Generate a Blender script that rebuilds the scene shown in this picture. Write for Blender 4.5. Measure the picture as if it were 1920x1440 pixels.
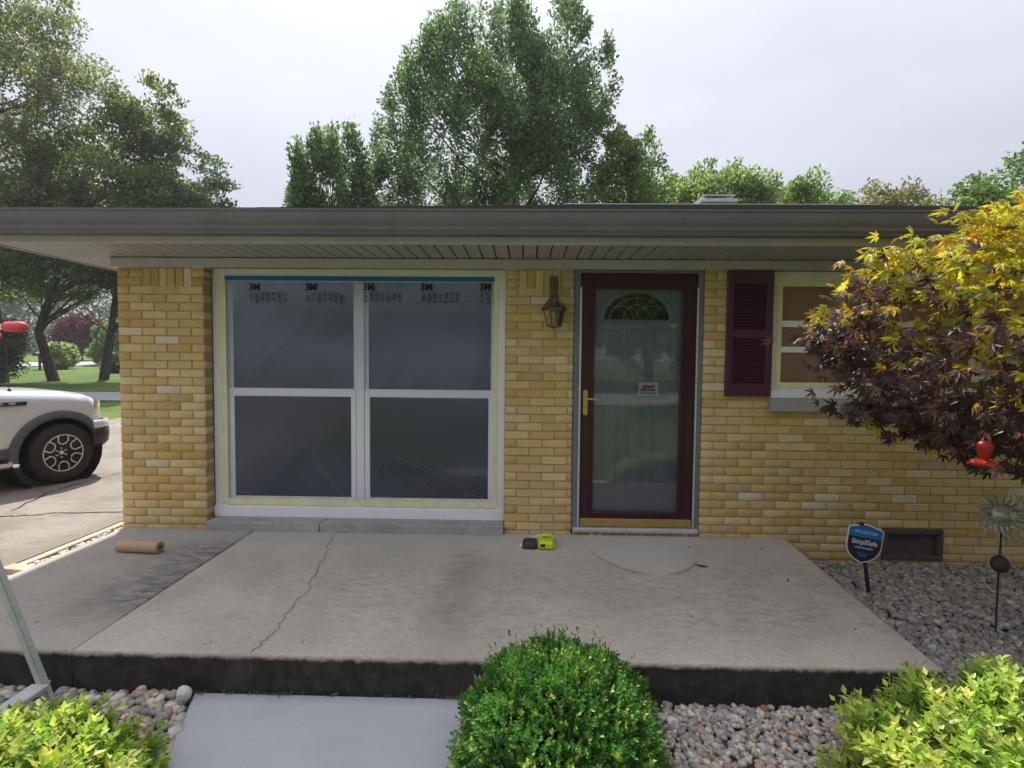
import bpy, math, random
import numpy as np
from mathutils import Vector, Matrix

for _o in list(bpy.data.objects):
    bpy.data.objects.remove(_o)
rng = np.random.default_rng(7)
random.seed(7)
SC = bpy.context.scene
COL = SC.collection
R = math.radians

# ------------------------------------------------------------------ camera
F = 1000.0                      # focal length in pixels of a 1920 px wide frame
PITCH, YAW, ROLL = R(-2.619), R(1.336), R(-0.533)
CAM = np.array([0.0, -4.29, 1.415])


def _rot():
    cp, sp, cy, sy, cr, sr = math.cos(PITCH), math.sin(PITCH), math.cos(YAW), math.sin(YAW), math.cos(ROLL), math.sin(ROLL)
    rr = np.array([[cr, 0, sr], [0, 1, 0], [-sr, 0, cr]])
    rp = np.array([[1, 0, 0], [0, cp, -sp], [0, sp, cp]])
    ry = np.array([[cy, -sy, 0], [sy, cy, 0], [0, 0, 1]])
    return ry @ rp @ rr


CM = _rot()


def at(px, py, y=0.0):
    """point of the plane Y = y seen at a pixel of the photograph"""
    d = CM @ np.array([(px - 960) / F, 1.0, -(py - 720) / F])
    return CAM + d * ((y - CAM[1]) / d[1])


def atz(px, py, z=0.0):
    d = CM @ np.array([(px - 960) / F, 1.0, -(py - 720) / F])
    return CAM + d * ((z - CAM[2]) / d[2])


cam = bpy.data.cameras.new("camera")
cam.sensor_width = 36.0
cam.lens = 36.0 * F / 1920.0
cam.clip_start, cam.clip_end = 0.05, 2000
camo = bpy.data.objects.new("camera", cam)
COL.objects.link(camo)
camo.location = CAM
m3 = Matrix((CM[:, 0].tolist(), CM[:, 2].tolist(), (-CM[:, 1]).tolist())).transposed()
camo.rotation_euler = m3.to_euler()
SC.camera = camo

# ------------------------------------------------------------------ sky, sun, exposure
SUN_EL, SUN_AZ = 52.5, -24.0    # azimuth from +Y towards +X
se, sa = R(SUN_EL), R(SUN_AZ)
SUN = Vector((math.sin(sa) * math.cos(se), math.cos(sa) * math.cos(se), math.sin(se)))
world = bpy.data.worlds.new("World")
SC.world = world
world.use_nodes = True
nt = world.node_tree
nt.nodes.clear()
out = nt.nodes.new("ShaderNodeOutputWorld")
sky = nt.nodes.new("ShaderNodeTexSky")
sky.sky_type = 'NISHITA'
sky.sun_disc = False
sky.sun_elevation, sky.sun_rotation = se, sa
sky.air_density, sky.dust_density, sky.ozone_density = 1.0, 1.0, 1.0
bg1 = nt.nodes.new("ShaderNodeBackground")
bg1.inputs[1].default_value = 0.06
nt.links.new(sky.outputs[0], bg1.inputs[0])
# thin even cloud over that sky: brighter towards the zenith and round the veiled sun
tc = nt.nodes.new("ShaderNodeTexCoord")
nz = nt.nodes.new("ShaderNodeTexNoise")
nz.inputs["Scale"].default_value = 2.2
nz.inputs["Detail"].default_value = 5
nz.inputs["Roughness"].default_value = 0.55
mp = nt.nodes.new("ShaderNodeMapping")
mp.inputs["Scale"].default_value = (1, 1, 3.0)
nt.links.new(tc.outputs["Generated"], mp.inputs[0])
nt.links.new(mp.outputs[0], nz.inputs["Vector"])


def wm(op, a, b=None, c=None):
    n = nt.nodes.new("ShaderNodeMath")
    n.operation = op
    for i, v in enumerate((a, b, c)):
        if v is None:
            continue
        if isinstance(v, (int, float)):
            n.inputs[i].default_value = v
        else:
            nt.links.new(v, n.inputs[i])
    return n.outputs[0]


sx = nt.nodes.new("ShaderNodeSeparateXYZ")
nt.links.new(tc.outputs["Generated"], sx.inputs[0])
dt = nt.nodes.new("ShaderNodeVectorMath")
dt.operation = 'DOT_PRODUCT'
nt.links.new(tc.outputs["Generated"], dt.inputs[0])
dt.inputs[1].default_value = SUN
up = wm('MAXIMUM', sx.outputs[2], 0.0)
glow = wm('POWER', wm('MAXIMUM', dt.outputs["Value"], 0.0), 7.0)
lum = wm('ADD', wm('MULTIPLY_ADD', up, 0.62, 0.31), wm('MULTIPLY', glow, 0.10))
lum = wm('MULTIPLY', lum, wm('MULTIPLY_ADD', nz.outputs["Fac"], 0.42, 0.79))
bg2 = nt.nodes.new("ShaderNodeBackground")
bg2.inputs[0].default_value = (0.875, 0.89, 1.0, 1)
nt.links.new(lum, bg2.inputs[1])
add = nt.nodes.new("ShaderNodeMixShader")      # cloud covers most of the clear sky
add.inputs[0].default_value = 0.86
nt.links.new(bg1.outputs[0], add.inputs[1])
nt.links.new(bg2.outputs[0], add.inputs[2])
nt.links.new(add.outputs[0], out.inputs[0])

sun = bpy.data.lights.new("sun", 'SUN')
sun.energy = 4.2
sun.angle = R(1.2)
sun.color = (1.0, 0.95, 0.86)
suno = bpy.data.objects.new("sun", sun)
COL.objects.link(suno)
suno.rotation_euler = SUN.to_track_quat('Z', 'Y').to_euler()

SC.view_settings.view_transform = 'Standard'
SC.view_settings.look = 'None'
SC.view_settings.exposure = 0.85
SC.view_settings.gamma = 1
SC.view_settings.use_curve_mapping = False
SC.render.engine = 'CYCLES'
SC.cycles.max_bounces = 7
SC.cycles.transparent_max_bounces = 12


# ------------------------------------------------------------------ materials
class Mat:
    def __init__(self, name, rough=0.7, spec=0.4):
        self.m = bpy.data.materials.new(name)
        self.m.use_nodes = True
        self.t = self.m.node_tree
        self.b = self.t.nodes["Principled BSDF"]
        self.b.inputs["Roughness"].default_value = rough
        self.b.inputs["Specular IOR Level"].default_value = spec
        self._pos = None

    def n(self, kind):
        return self.t.nodes.new("ShaderNode" + kind)

    def put(self, sock, v):
        if v is None:
            return
        if isinstance(v, (int, float)):
            sock.default_value = v
        elif isinstance(v, (tuple, list)):
            sock.default_value = (*v, 1.0) if len(v) == 3 and sock.type == 'RGBA' else v
        else:
            self.t.links.new(v, sock)

    def pos(self):
        if self._pos is None:
            self._pos = self.n("NewGeometry").outputs["Position"]
        return self._pos

    def obj(self):
        return self.n("TexCoord").outputs["Object"]

    def xyz(self, v=None):
        s = self.n("SeparateXYZ")
        self.put(s.inputs[0], v or self.pos())
        return s.outputs

    def scaled(self, v, s):
        q = self.n("Mapping")
        self.put(q.inputs[0], v)
        q.inputs["Scale"].default_value = s
        return q.outputs[0]

    def noise(self, scale, detail=4, vec=None, rough=0.55, dist=0.0):
        q = self.n("TexNoise")
        self.put(q.inputs["Vector"], vec or self.pos())
        q.inputs["Scale"].default_value = scale
        q.inputs["Detail"].default_value = detail
        q.inputs["Roughness"].default_value = rough
        q.inputs["Distortion"].default_value = dist
        return q.outputs["Fac"]

    def math(self, op, a, b=None, c=None):
        q = self.n("Math")
        q.operation = op
        for i, v in enumerate((a, b, c)):
            self.put(q.inputs[i], v)
        return q.outputs[0]

    def step(self, v, lo, hi, a=0.0, b=1.0):
        q = self.n("MapRange")
        q.interpolation_type = 'SMOOTHSTEP'
        self.put(q.inputs[0], v)
        for i, x in enumerate((lo, hi, a, b)):
            q.inputs[i + 1].default_value = x
        return q.outputs[0]

    def mix(self, f, a, b, mode='MIX'):
        q = self.n("Mix")
        q.data_type = 'RGBA'
        q.blend_type = mode
        self.put(q.inputs[0], f)
        self.put(q.inputs[6], a)
        self.put(q.inputs[7], b)
        return q.outputs[2]

    def attr(self, name):
        q = self.n("Attribute")
        q.attribute_name = name
        return q.outputs["Color"]

    def objcol(self):
        return self.n("ObjectInfo").outputs["Color"]

    def rand(self):
        return self.n("ObjectInfo").outputs["Random"]

    def color(self, c):
        self.put(self.b.inputs["Base Color"], c)
        return self

    def bump(self, h, strength=0.3, dist=0.01):
        q = self.n("Bump")
        q.inputs["Strength"].default_value = strength
        q.inputs["Distance"].default_value = dist
        self.put(q.inputs["Height"], h)
        self.t.links.new(q.outputs[0], self.b.inputs["Normal"])
        return self

    def set(self, **k):
        for a, v in k.items():
            self.put(self.b.inputs[a.replace("_", " ")], v)
        return self


def simple(name, c, rough=0.6, var=0.15, scale=6, bumps=0.0, bscale=60, spec=0.4, metal=0.0):
    """one colour with a little wear: two noise sizes lighten and darken it"""
    m = Mat(name, rough, spec)
    a = m.noise(scale, 5)
    b = m.noise(scale * 9, 3)
    f = m.math('MULTIPLY_ADD', b, 0.4, m.math('MULTIPLY', a, 0.6))
    lo = tuple(x * (1 - var) for x in c)
    hi = tuple(min(1, x * (1 + var)) for x in c)
    m.color(m.mix(m.step(f, 0.3, 0.7), lo, hi))
    m.set(Metallic=metal)
    m.set(Roughness=m.step(b, 0.2, 0.8, max(0, rough - 0.025), min(1, rough + 0.025)))
    if bumps:
        m.bump(m.noise(bscale, 4), bumps, 0.004)
    return m.m


def brick_mat(name, joined):
    m = Mat(name, 0.85, 0.25)
    base = m.attr("tint") if joined else m.objcol()
    grain = m.noise(38, 5, m.scaled(m.pos(), (0.6, 1, 1.6)))
    fine = m.noise(260, 3)
    blot = m.noise(7, 4)
    c = m.mix(m.step(grain, 0.35, 0.75, 0, 0.35), base, m.mix(0.5, base, (0.20, 0.13, 0.05)))
    c = m.mix(m.step(blot, 0.45, 0.75, 0, 0.28), c, (0.52, 0.44, 0.28))
    c = m.mix(m.step(fine, 0.64, 0.80, 0, 0.4), c, (0.22, 0.15, 0.07))
    m.color(c)
    m.bump(m.math('ADD', m.math('MULTIPLY', grain, 0.6), m.math('MULTIPLY', fine, 0.5)), 0.55, 0.004)
    return m.m


M_BRICK = brick_mat("yellow brick", False)
M_BRICKJ = brick_mat("yellow brick joined", True)


def mortar():
    m = Mat("mortar", 0.95, 0.1)
    m.color(m.mix(m.noise(25, 5), (0.33, 0.27, 0.165), (0.46, 0.385, 0.26)))
    m.bump(m.noise(180, 4), 0.8, 0.004)
    return m.m


M_MORTAR = mortar()
M_SOFFIT = simple("soffit vinyl", (0.37, 0.348, 0.355), 0.55, 0.06, 3)
M_TRIM = simple("taupe aluminium trim", (0.42, 0.388, 0.40), 0.5, 0.07, 3)
M_GUTTER = simple("gutter enamel", (0.155, 0.140, 0.152), 0.38, 0.14, 2.5)
def gutter_mat():
    m = Mat("gutter enamel", 0.4, 0.4)
    run = m.noise(5, 6, m.scaled(m.pos(), (1.6, .2, .12)), .65)
    big = m.noise(.9, 4)
    c = m.mix(m.step(big, .35, .65), (0.116, 0.108, 0.122), (0.140, 0.131, 0.145))
    c = m.mix(m.step(run, .52, .72, 0, .45), c, (0.105, 0.092, 0.092))
    c = m.mix(m.step(m.noise(110, 2), .70, .78, 0, .5), c, (0.30, 0.28, 0.27))
    m.color(c)
    m.bump(m.noise(3, 3, m.scaled(m.pos(), (1, 1, 3))), .12, .02)
    return m.m


M_GUTTER = gutter_mat()
M_WHITE = simple("white window paint", (0.78, 0.78, 0.80), 0.45, 0.05, 4)
M_CREAM = simple("cream window paint", (0.70, 0.69, 0.60), 0.5, 0.06, 4)
M_MASK = simple("pale yellow masking tape", (0.72, 0.69, 0.42), 0.7, 0.10, 14, 0.2, 90)
M_BLUETAPE = simple("blue tape", (0.008, 0.105, 0.34), 0.6, 0.10, 10)
M_DARKGLASS = simple("dark window glass", (0.024, 0.027, 0.034), 0.06, 0.1, 2, spec=0.25)
M_BURG = simple("burgundy enamel", (0.040, 0.006, 0.013), 0.30, 0.12, 5)
M_PLUM = simple("plum vinyl", (0.072, 0.018, 0.044), 0.42, 0.10, 5, 0.1, 120)
M_SLATE = simple("slate grey trim paint", (0.155, 0.16, 0.20), 0.5, 0.08, 4)
M_DOOR = simple("slate blue door paint", (0.34, 0.35, 0.43), 0.45, 0.06, 4)
M_BRASS = simple("brass", (0.55, 0.40, 0.13), 0.32, 0.14, 12, metal=0.85)
M_OLDBRASS = simple("antique brass", (0.17, 0.125, 0.075), 0.42, 0.22, 25, metal=0.75)
M_ALU = simple("brushed aluminium", (0.62, 0.63, 0.64), 0.42, 0.10, 9, metal=0.6)
M_ALUDULL = simple("dull aluminium", (0.50, 0.51, 0.51), 0.5, 0.12, 9, metal=0.35)
M_GREENGLASS = simple("dark green leaded glass", (0.010, 0.032, 0.014), 0.12, 0.4, 14)
M_KRAFT = simple("kraft paper", (0.46, 0.31, 0.21), 0.8, 0.10, 6, 0.25, 18)
M_KRAFTW = simple("brown masking paper", (0.235, 0.145, 0.088), 0.8, 0.14, 5, 0.3, 14)
M_KRAFTIN = simple("kraft paper edge", (0.22, 0.13, 0.085), 0.9, 0.2, 60)
M_BLACK = simple("black plastic", (0.018, 0.018, 0.020), 0.45, 0.2, 12)
M_LIME = simple("lime plastic", (0.50, 0.66, 0.015), 0.35, 0.06, 12)
M_NAVY = simple("navy print", (0.008, 0.012, 0.045), 0.4, 0.08, 8)
M_BLUE = simple("bright blue print", (0.015, 0.17, 0.52), 0.4, 0.06, 8)
M_PRINTW = simple("white print", (0.80, 0.80, 0.82), 0.5, 0.04, 8)
M_PRINTC = simple("pale cyan print", (0.36, 0.66, 0.85), 0.5, 0.04, 8)
M_PRINTK = simple("black print", (0.010, 0.010, 0.014), 0.6, 0.1, 8)
M_PRINTG = simple("grey print", (0.062, 0.064, 0.085), 0.7, 0.1, 8)
M_PRINTO = simple("orange print", (0.65, 0.16, 0.05), 0.5, 0.1, 30)
M_PRINTB = simple("blue print", (0.08, 0.28, 0.55), 0.5, 0.1, 30)
M_VENT = simple("brown vent paint", (0.085, 0.055, 0.060), 0.55, 0.22, 14, 0.2, 120)
M_BARK = None
M_REDPL = simple("red plastic", (0.36, 0.014, 0.010), 0.3, 0.08, 12)
M_REDRUB = simple("pinkish red rubber", (0.62, 0.07, 0.10), 0.55, 0.08, 12)
M_RUST = simple("patinated metal", (0.44, 0.43, 0.37), 0.36, 0.40, 22, metal=0.6)
M_DARKROD = simple("dark iron", (0.03, 0.024, 0.025), 0.55, 0.3, 30)
M_TIMBER = simple("weathered timber", (0.46, 0.37, 0.27), 0.85, 0.22, 9, 0.4, 40)
M_PATH = None
M_TYRE = simple("tyre rubber", (0.022, 0.019, 0.020), 0.75, 0.3, 14, 0.4, 50)
M_RIMK = simple("black rim paint", (0.012, 0.012, 0.013), 0.35, 0.2, 12)
M_RIMS = simple("machined rim edge", (0.72, 0.68, 0.64), 0.28, 0.06, 12, metal=0.5)
M_CLAD = simple("grey wheel arch cladding", (0.075, 0.078, 0.085), 0.6, 0.14, 10)
M_LENS = simple("headlight lens", (0.55, 0.58, 0.56), 0.12, 0.1, 14)
M_AMBER = simple("amber lens", (0.75, 0.25, 0.015), 0.15, 0.1, 14)
M_CARDARK = simple("car glass", (0.02, 0.022, 0.025), 0.05, 0.1, 3)
M_SHINGLE = simple("asphalt shingle", (0.055, 0.05, 0.05), 0.9, 0.3, 30, 0.5, 120)
M_CHIM = simple("pale chimney brick", (0.55, 0.49, 0.40), 0.9, 0.15, 14)
M_SILLC = None
M_ASPH = simple("pale asphalt", (0.30, 0.295, 0.305), 0.9, 0.10, 2, 0.3, 60)
M_DRY = simple("dead leaf", (0.055, 0.035, 0.020), 0.8, 0.2, 60)


def paint_mat():
    m = Mat("silver white car paint", 0.28, 0.5)
    m.color(m.mix(m.noise(3, 3), (0.56, 0.575, 0.63), (0.61, 0.62, 0.665)))
    m.set(Metallic=0.25, Coat_Weight=0.6, Coat_Roughness=0.06)
    return m.m


M_PAINT = paint_mat()


def glass_mat(name, tint, gain, rough=0.02):
    m = Mat(name)
    t, l = m.t, m.t.links
    tr, gl, mx, fr = m.n("BsdfTransparent"), m.n("BsdfGlossy"), m.n("MixShader"), m.n("Fresnel")
    tr.inputs[0].default_value = (*tint, 1)
    gl.inputs["Roughness"].default_value = rough
    fr.inputs[0].default_value = 1.5
    f = m.math('MINIMUM', m.math('MULTIPLY', fr.outputs[0], gain), 1.0)
    l.new(f, mx.inputs[0])
    l.new(tr.outputs[0], mx.inputs[1])
    l.new(gl.outputs[0], mx.inputs[2])
    l.new(mx.outputs[0], t.nodes["Material Output"].inputs[0])
    return m.m


M_GLASS = glass_mat("storm door glass", (0.90, 0.91, 0.92), 1.1)
M_LAMPGLASS = glass_mat("smoky bevelled lantern glass", (0.62, 0.57, 0.48), 2.2, 0.08)


def film_mat():
    m = Mat("thin masking film")
    t, l = m.t, m.t.links
    tr, df, gl = m.n("BsdfTransparent"), m.n("BsdfDiffuse"), m.n("BsdfGlossy")
    df.inputs[0].default_value = (0.38, 0.43, 0.68, 1)
    gl.inputs["Roughness"].default_value = 0.22
    cloud = m.noise(1.6, 4, None, 0.5, 0.6)
    x, y, z = m.xyz()
    # upper sashes milkier: their sky reflection and haze are painted into the veil
    veil = m.math('ADD', m.math('ADD', m.step(z, 0.9, 1.5, 0.06, 0.21), m.step(z, 1.72, 1.98, 0.0, 0.22)), m.math('ADD', m.step(cloud, 0.35, 0.7, 0.0, 0.05), m.math('MULTIPLY', m.step(m.noise(1.15, 2, None, .4, .3), .47, .49, 0, .055), m.step(z, 1.1, 1.2))))
    creases = m.n("TexWave")
    creases.wave_type = 'BANDS'
    creases.bands_direction = 'DIAGONAL'
    creases.inputs["Scale"].default_value = 7
    creases.inputs["Distortion"].default_value = 6
    creases.inputs["Detail"].default_value = 3
    creases.inputs["Detail Scale"].default_value = 0.9
    m.put(creases.inputs["Vector"], m.scaled(m.pos(), (1.6, 1, 0.8)))
    bp = m.n("Bump")
    bp.inputs["Strength"].default_value = 0.35
    bp.inputs["Distance"].default_value = 0.01
    m.put(bp.inputs["Height"], m.math('ADD', m.math('MULTIPLY', creases.outputs["Fac"], 0.25), m.noise(9, 4, None, 0.5, 1.5)))
    l.new(bp.outputs[0], gl.inputs["Normal"])
    m1, m2 = m.n("MixShader"), m.n("MixShader")
    l.new(veil, m1.inputs[0])
    l.new(tr.outputs[0], m1.inputs[1])
    l.new(df.outputs[0], m1.inputs[2])
    m2.inputs[0].default_value = 0.03
    l.new(m1.outputs[0], m2.inputs[1])
    l.new(gl.outputs[0], m2.inputs[2])
    l.new(m2.outputs[0], t.nodes["Material Output"].inputs[0])
    return m.m


M_FILM = film_mat()
M_CREASE = simple("creased film fold", (0.20, 0.205, 0.23), 0.35, 0.1, 20)


def concrete(name, a, b, broom=True):
    m = Mat(name, 0.9, 0.25)
    x, y, z = m.xyz()
    big = m.noise(1.4, 6, None, 0.6)
    med = m.noise(7, 5, m.scaled(m.pos(), (0.6, 1.8, 1)))
    fine = m.noise(90, 4, m.scaled(m.pos(), (0.35, 1.3, 1)) if broom else None)
    spk = m.noise(300, 2)
    c = m.mix(m.step(big, 0.35, 0.68), a, b)
    c = m.mix(m.step(fine, 0.30, 0.72, 0.35, 0), c, tuple(q * 0.38 for q in a))
    c = m.mix(m.step(spk, 0.66, 0.74, 0, 0.5), c, (0.62, 0.58, 0.52))
    c = m.mix(m.step(spk, 0.36, 0.28, 0, 0.5), c, tuple(q * 0.35 for q in a))
    return m, c, x, y, z, big, med, fine, spk


def slab_mat():
    m, c, x, y, z, big, med, fine, spk = concrete("porch concrete", (0.445, 0.395, 0.325), (0.56, 0.505, 0.425))
    stain = (0.115, 0.115, 0.112)
    # paler washed strip along the wall
    c = m.mix(m.step(y, -0.75, -0.1, 0, 0.55), c, (0.47, 0.47, 0.45))
    # the outer panel is an older, greyer pour
    c = m.mix(m.step(x, -2.17, -2.19, 0, .42), c, (0.27, 0.252, 0.228))
    # dark mildew by the left joint, on its outer side
    jx = m.math('ADD', x, 2.18)
    k = m.math('MULTIPLY', m.step(jx, -0.75, -0.02), m.step(jx, 0.012, 0.0))
    k = m.math('MULTIPLY', k, m.step(y, -1.75, -1.25))
    k = m.math('MULTIPLY', k, m.step(y, -0.15, -0.5))
    c = m.mix(m.math('MULTIPLY', k, m.step(m.math('ADD', m.noise(13, 9, m.scaled(m.pos(), (.6, 1.6, 1)), .72), m.math('MULTIPLY', fine, 0.3)), 0.46, 0.80, 0, 1.0)), c, stain)
    # dark band down the middle of the slab
    wob = m.math('MULTIPLY_ADD', m.noise(3, 3), 0.16, -0.08)
    bx = m.math('ABSOLUTE', m.math('ADD', m.math('ADD', x, 0.40), wob))
    k = m.math('MULTIPLY', m.step(bx, 0.20, 0.02), m.math('MULTIPLY', m.step(y, -0.30, -0.55), m.step(y, -1.80, -1.3, 0.25, 1)))
    c = m.mix(m.math('MULTIPLY', k, m.step(m.math('ADD', fine, m.math('MULTIPLY', med, .6)), 0.55, 1.05, 0.0, 0.62)), c, stain)
    # soft brownish weathering across the middle
    k = m.math('MULTIPLY', m.step(y, -0.35, -0.9), m.step(y, -1.80, -1.35, .25, 1))
    k = m.math('MULTIPLY', k, m.step(m.math('ADD', x, m.math('MULTIPLY', big, 1.2)), -1.6, .2, .35, 1))
    smut = m.noise(19, 9, m.scaled(m.pos(), (.55, 1.5, 1)), .74)
    c = m.mix(m.math('MULTIPLY', k, m.math('MULTIPLY', m.step(smut, 0.40, 0.66, 0, 0.58), m.step(m.noise(2.6, 4), .30, .58))), c, (0.195, 0.172, 0.148))
    c = m.mix(m.step(m.noise(26, 3), .70, .77, 0, .8), c, (0.16, 0.14, 0.12))
    # pale half round left by a doormat
    ex = m.math('DIVIDE', m.math('SUBTRACT', x, 0.90), 0.43)
    ey = m.math('DIVIDE', m.math('ADD', y, 0.05), 0.74)
    e = m.math('SQRT', m.math('ADD', m.math('MULTIPLY', ex, ex), m.math('MULTIPLY', ey, ey)))
    c = m.mix(m.math('MULTIPLY', m.step(e, 1.02, 0.95, 0, 0.40), m.step(big, .25, .6, .45, 1.0)), c, (0.50, 0.48, 0.44))
    ring = m.math('MULTIPLY', m.step(e, 0.985, 1.0), m.step(e, 1.07, 1.01))
    c = m.mix(m.math('MULTIPLY', ring, m.math('MULTIPLY', m.step(y, -.25, -.6, .25, 1), m.step(m.noise(5, 3), 0.36, 0.62, 0.0, 0.60))), c, (0.20, 0.155, 0.13))
    # black mould on the front riser, ragged at its upper edge
    rag = m.math('MULTIPLY_ADD', m.noise(9, 9, m.scaled(m.pos(), (1, 0, 0.6)), 0.72), 0.07, -0.046)
    k = m.step(m.math('SUBTRACT', z, rag), 0.0, -0.022)
    mould = m.mix(m.step(m.noise(14, 5), 0.35, 0.75), (0.008, 0.008, 0.009), (0.040, 0.034, 0.030))
    mould = m.mix(m.step(m.noise(5, 6, m.scaled(m.pos(), (1, 1, .5))), .52, .72, 0, .6), mould, (0.062, 0.052, 0.044))
    mould = m.mix(m.step(m.noise(60, 3, m.scaled(m.pos(), (1, 1, .12))), .60, .75, 0, .35), mould, (0.14, 0.125, 0.11))
    mould = m.mix(m.step(spk, .66, .74, 0, .4), mould, (0.16, 0.15, 0.14))
    c = m.mix(m.math('MULTIPLY', k, 0.96), c, mould)
    m.color(c)
    m.bump(m.math('ADD', m.math('MULTIPLY', fine, 0.7), m.math('MULTIPLY', spk, 0.35)), 0.5, 0.006)
    return m.m


M_SLAB = slab_mat()


def drive_mat():
    m, c, x, y, z, big, med, fine, spk = concrete("driveway concrete", (0.235, 0.21, 0.178), (0.33, 0.30, 0.26), False)
    c = m.mix(m.step(med, 0.52, 0.72, 0, 0.55), c, (0.15, 0.13, 0.115))
    m.color(c)
    m.bump(m.math('ADD', fine, spk), 0.6, 0.008)
    return m.m


M_DRIVE = drive_mat()
_m, _c, *_r = concrete("sill concrete", (0.36, 0.35, 0.335), (0.47, 0.455, 0.43), False)
_m.color(_m.mix(_m.step(_r[4], 0.5, 0.75, 0, 0.6), _c, (0.23, 0.22, 0.21)))
_m.bump(_r[5], 0.3, 0.004)
M_SILLC = _m.m
_m = Mat("painted grey walkway", 0.6, 0.3)
_f = _m.noise(120, 4, _m.scaled(_m.pos(), (0.3, 1, 1)))
_c = _m.mix(_m.noise(2.0, 5), (0.40, 0.40, 0.42), (0.45, 0.45, 0.47))
_c = _m.mix(_m.step(_f, 0.5, 0.75, 0, 0.35), _c, (0.34, 0.345, 0.37))
_c = _m.mix(_m.step(_m.noise(3.2, 6, None, .65), .48, .66, 0, .35), _c, (0.34, 0.335, 0.35))
_c = _m.mix(_m.step(_m.noise(210, 2), .70, .76, 0, .6), _c, (0.10, 0.10, 0.11))
_c = _m.mix(_m.step(_m.noise(170, 2), .29, .25, 0, .5), _c, (0.45, 0.45, 0.46))
_m.color(_m.mix(_m.step(_m.noise(16, 5), 0.62, 0.74, 0, 0.3), _c, (0.28, 0.27, 0.27)))
_m.bump(_f, 0.3, 0.004)
M_PATH = _m.m
M_CRACK = simple("crack shadow dirt", (0.035, 0.03, 0.027), 1.0, 0.3, 40)
M_SOIL = simple("dark soil", (0.055, 0.045, 0.038), 1.0, 0.3, 30, 0.6, 70)


def lawn_mat():
    m = Mat("lawn", 0.85, 0.15)
    a = m.noise(0.35, 5)
    b = m.noise(9, 5)
    c = m.mix(m.step(a, 0.35, 0.65), (0.060, 0.125, 0.018), (0.125, 0.185, 0.032))
    c = m.mix(m.step(b, 0.40, 0.8, 0, 0.6), c, (0.035, 0.075, 0.012))
    m.color(c)
    m.bump(m.noise(40, 4), 0.9, 0.05)
    return m.m


M_LAWN = lawn_mat()


def bark(name, a, b):
    m = Mat(name, 0.95, 0.1)
    v = m.noise(9, 6, m.scaled(m.pos(), (3, 3, 0.6)))
    m.color(m.mix(m.step(v, 0.35, 0.65), a, b))
    m.bump(v, 0.9, 0.04)
    return m.m


M_BARK = bark("bark", (0.035, 0.026, 0.021), (0.10, 0.078, 0.062))
M_TWIG = bark("maple twig bark", (0.05, 0.028, 0.025), (0.12, 0.085, 0.07))


def leaf_mat(name, joined=True, trans=0.5, rough=0.45, gain=1.9):
    m = Mat(name, rough, 0.4)
    c = m.attr("tint") if joined else m.objcol()
    m.color(c)
    tl, mx = m.n("BsdfTranslucent"), m.n("MixShader")
    tc = m.mix(1.0, c, (gain, gain, gain * 0.75), 'MULTIPLY')
    m.put(tl.inputs[0], tc)
    mx.inputs[0].default_value = trans
    m.t.links.new(m.b.outputs[0], mx.inputs[1])
    m.t.links.new(tl.outputs[0], mx.inputs[2])
    m.t.links.new(mx.outputs[0], m.t.nodes["Material Output"].inputs[0])
    return m.m


M_LEAF = leaf_mat("tree leaf")
M_SHRUB = leaf_mat("shrub leaf", True, 0.35, 0.4)
M_BOX = leaf_mat("glossy boxwood leaf", True, 0.25, 0.42)
M_MAPLE = leaf_mat("maple leaf", False, 0.5, 0.42, 1.5)
M_MAPLEJ = leaf_mat("maple leaf joined", True, 0.5, 0.42, 1.5)


def stone_mat(name, joined):
    m = Mat(name, 0.62, 0.4)
    base = m.attr("tint") if joined else m.objcol()
    v = m.noise(70, 5, None, 0.6, 1.0)
    m.color(m.mix(m.step(v, 0.3, 0.75, 0, 0.6), base, m.mix(1.0, base, (0.5, 0.48, 0.46), 'MULTIPLY')))
    m.bump(m.noise(220, 3), 0.25, 0.003)
    return m.m


M_STONE, M_STONEJ = stone_mat("river stone", False), stone_mat("river stone joined", True)


# ------------------------------------------------------------------ mesh helpers
def props(o, label=None, cat=None, group=None, kind=None):
    for k, v in (("label", label), ("category", cat), ("group", group), ("kind", kind)):
        if v:
            o[k] = v
    return o


def link(name, me, mat=None, parent=None, smooth=False):
    if mat is not None and not me.materials:
        me.materials.append(mat)
    o = bpy.data.objects.new(name, me)
    COL.objects.link(o)
    if parent is not None:
        o.parent = parent
        o.matrix_parent_inverse = Matrix.Identity(4)
    if smooth:
        me.shade_smooth()
    return o


def empty(name, loc=(0, 0, 0), rz=0.0, **k):
    o = bpy.data.objects.new(name, None)
    o.empty_display_size = 0.1
    COL.objects.link(o)
    o.location = loc
    o.rotation_euler = (0, 0, rz)
    return props(o, **k)


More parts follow.
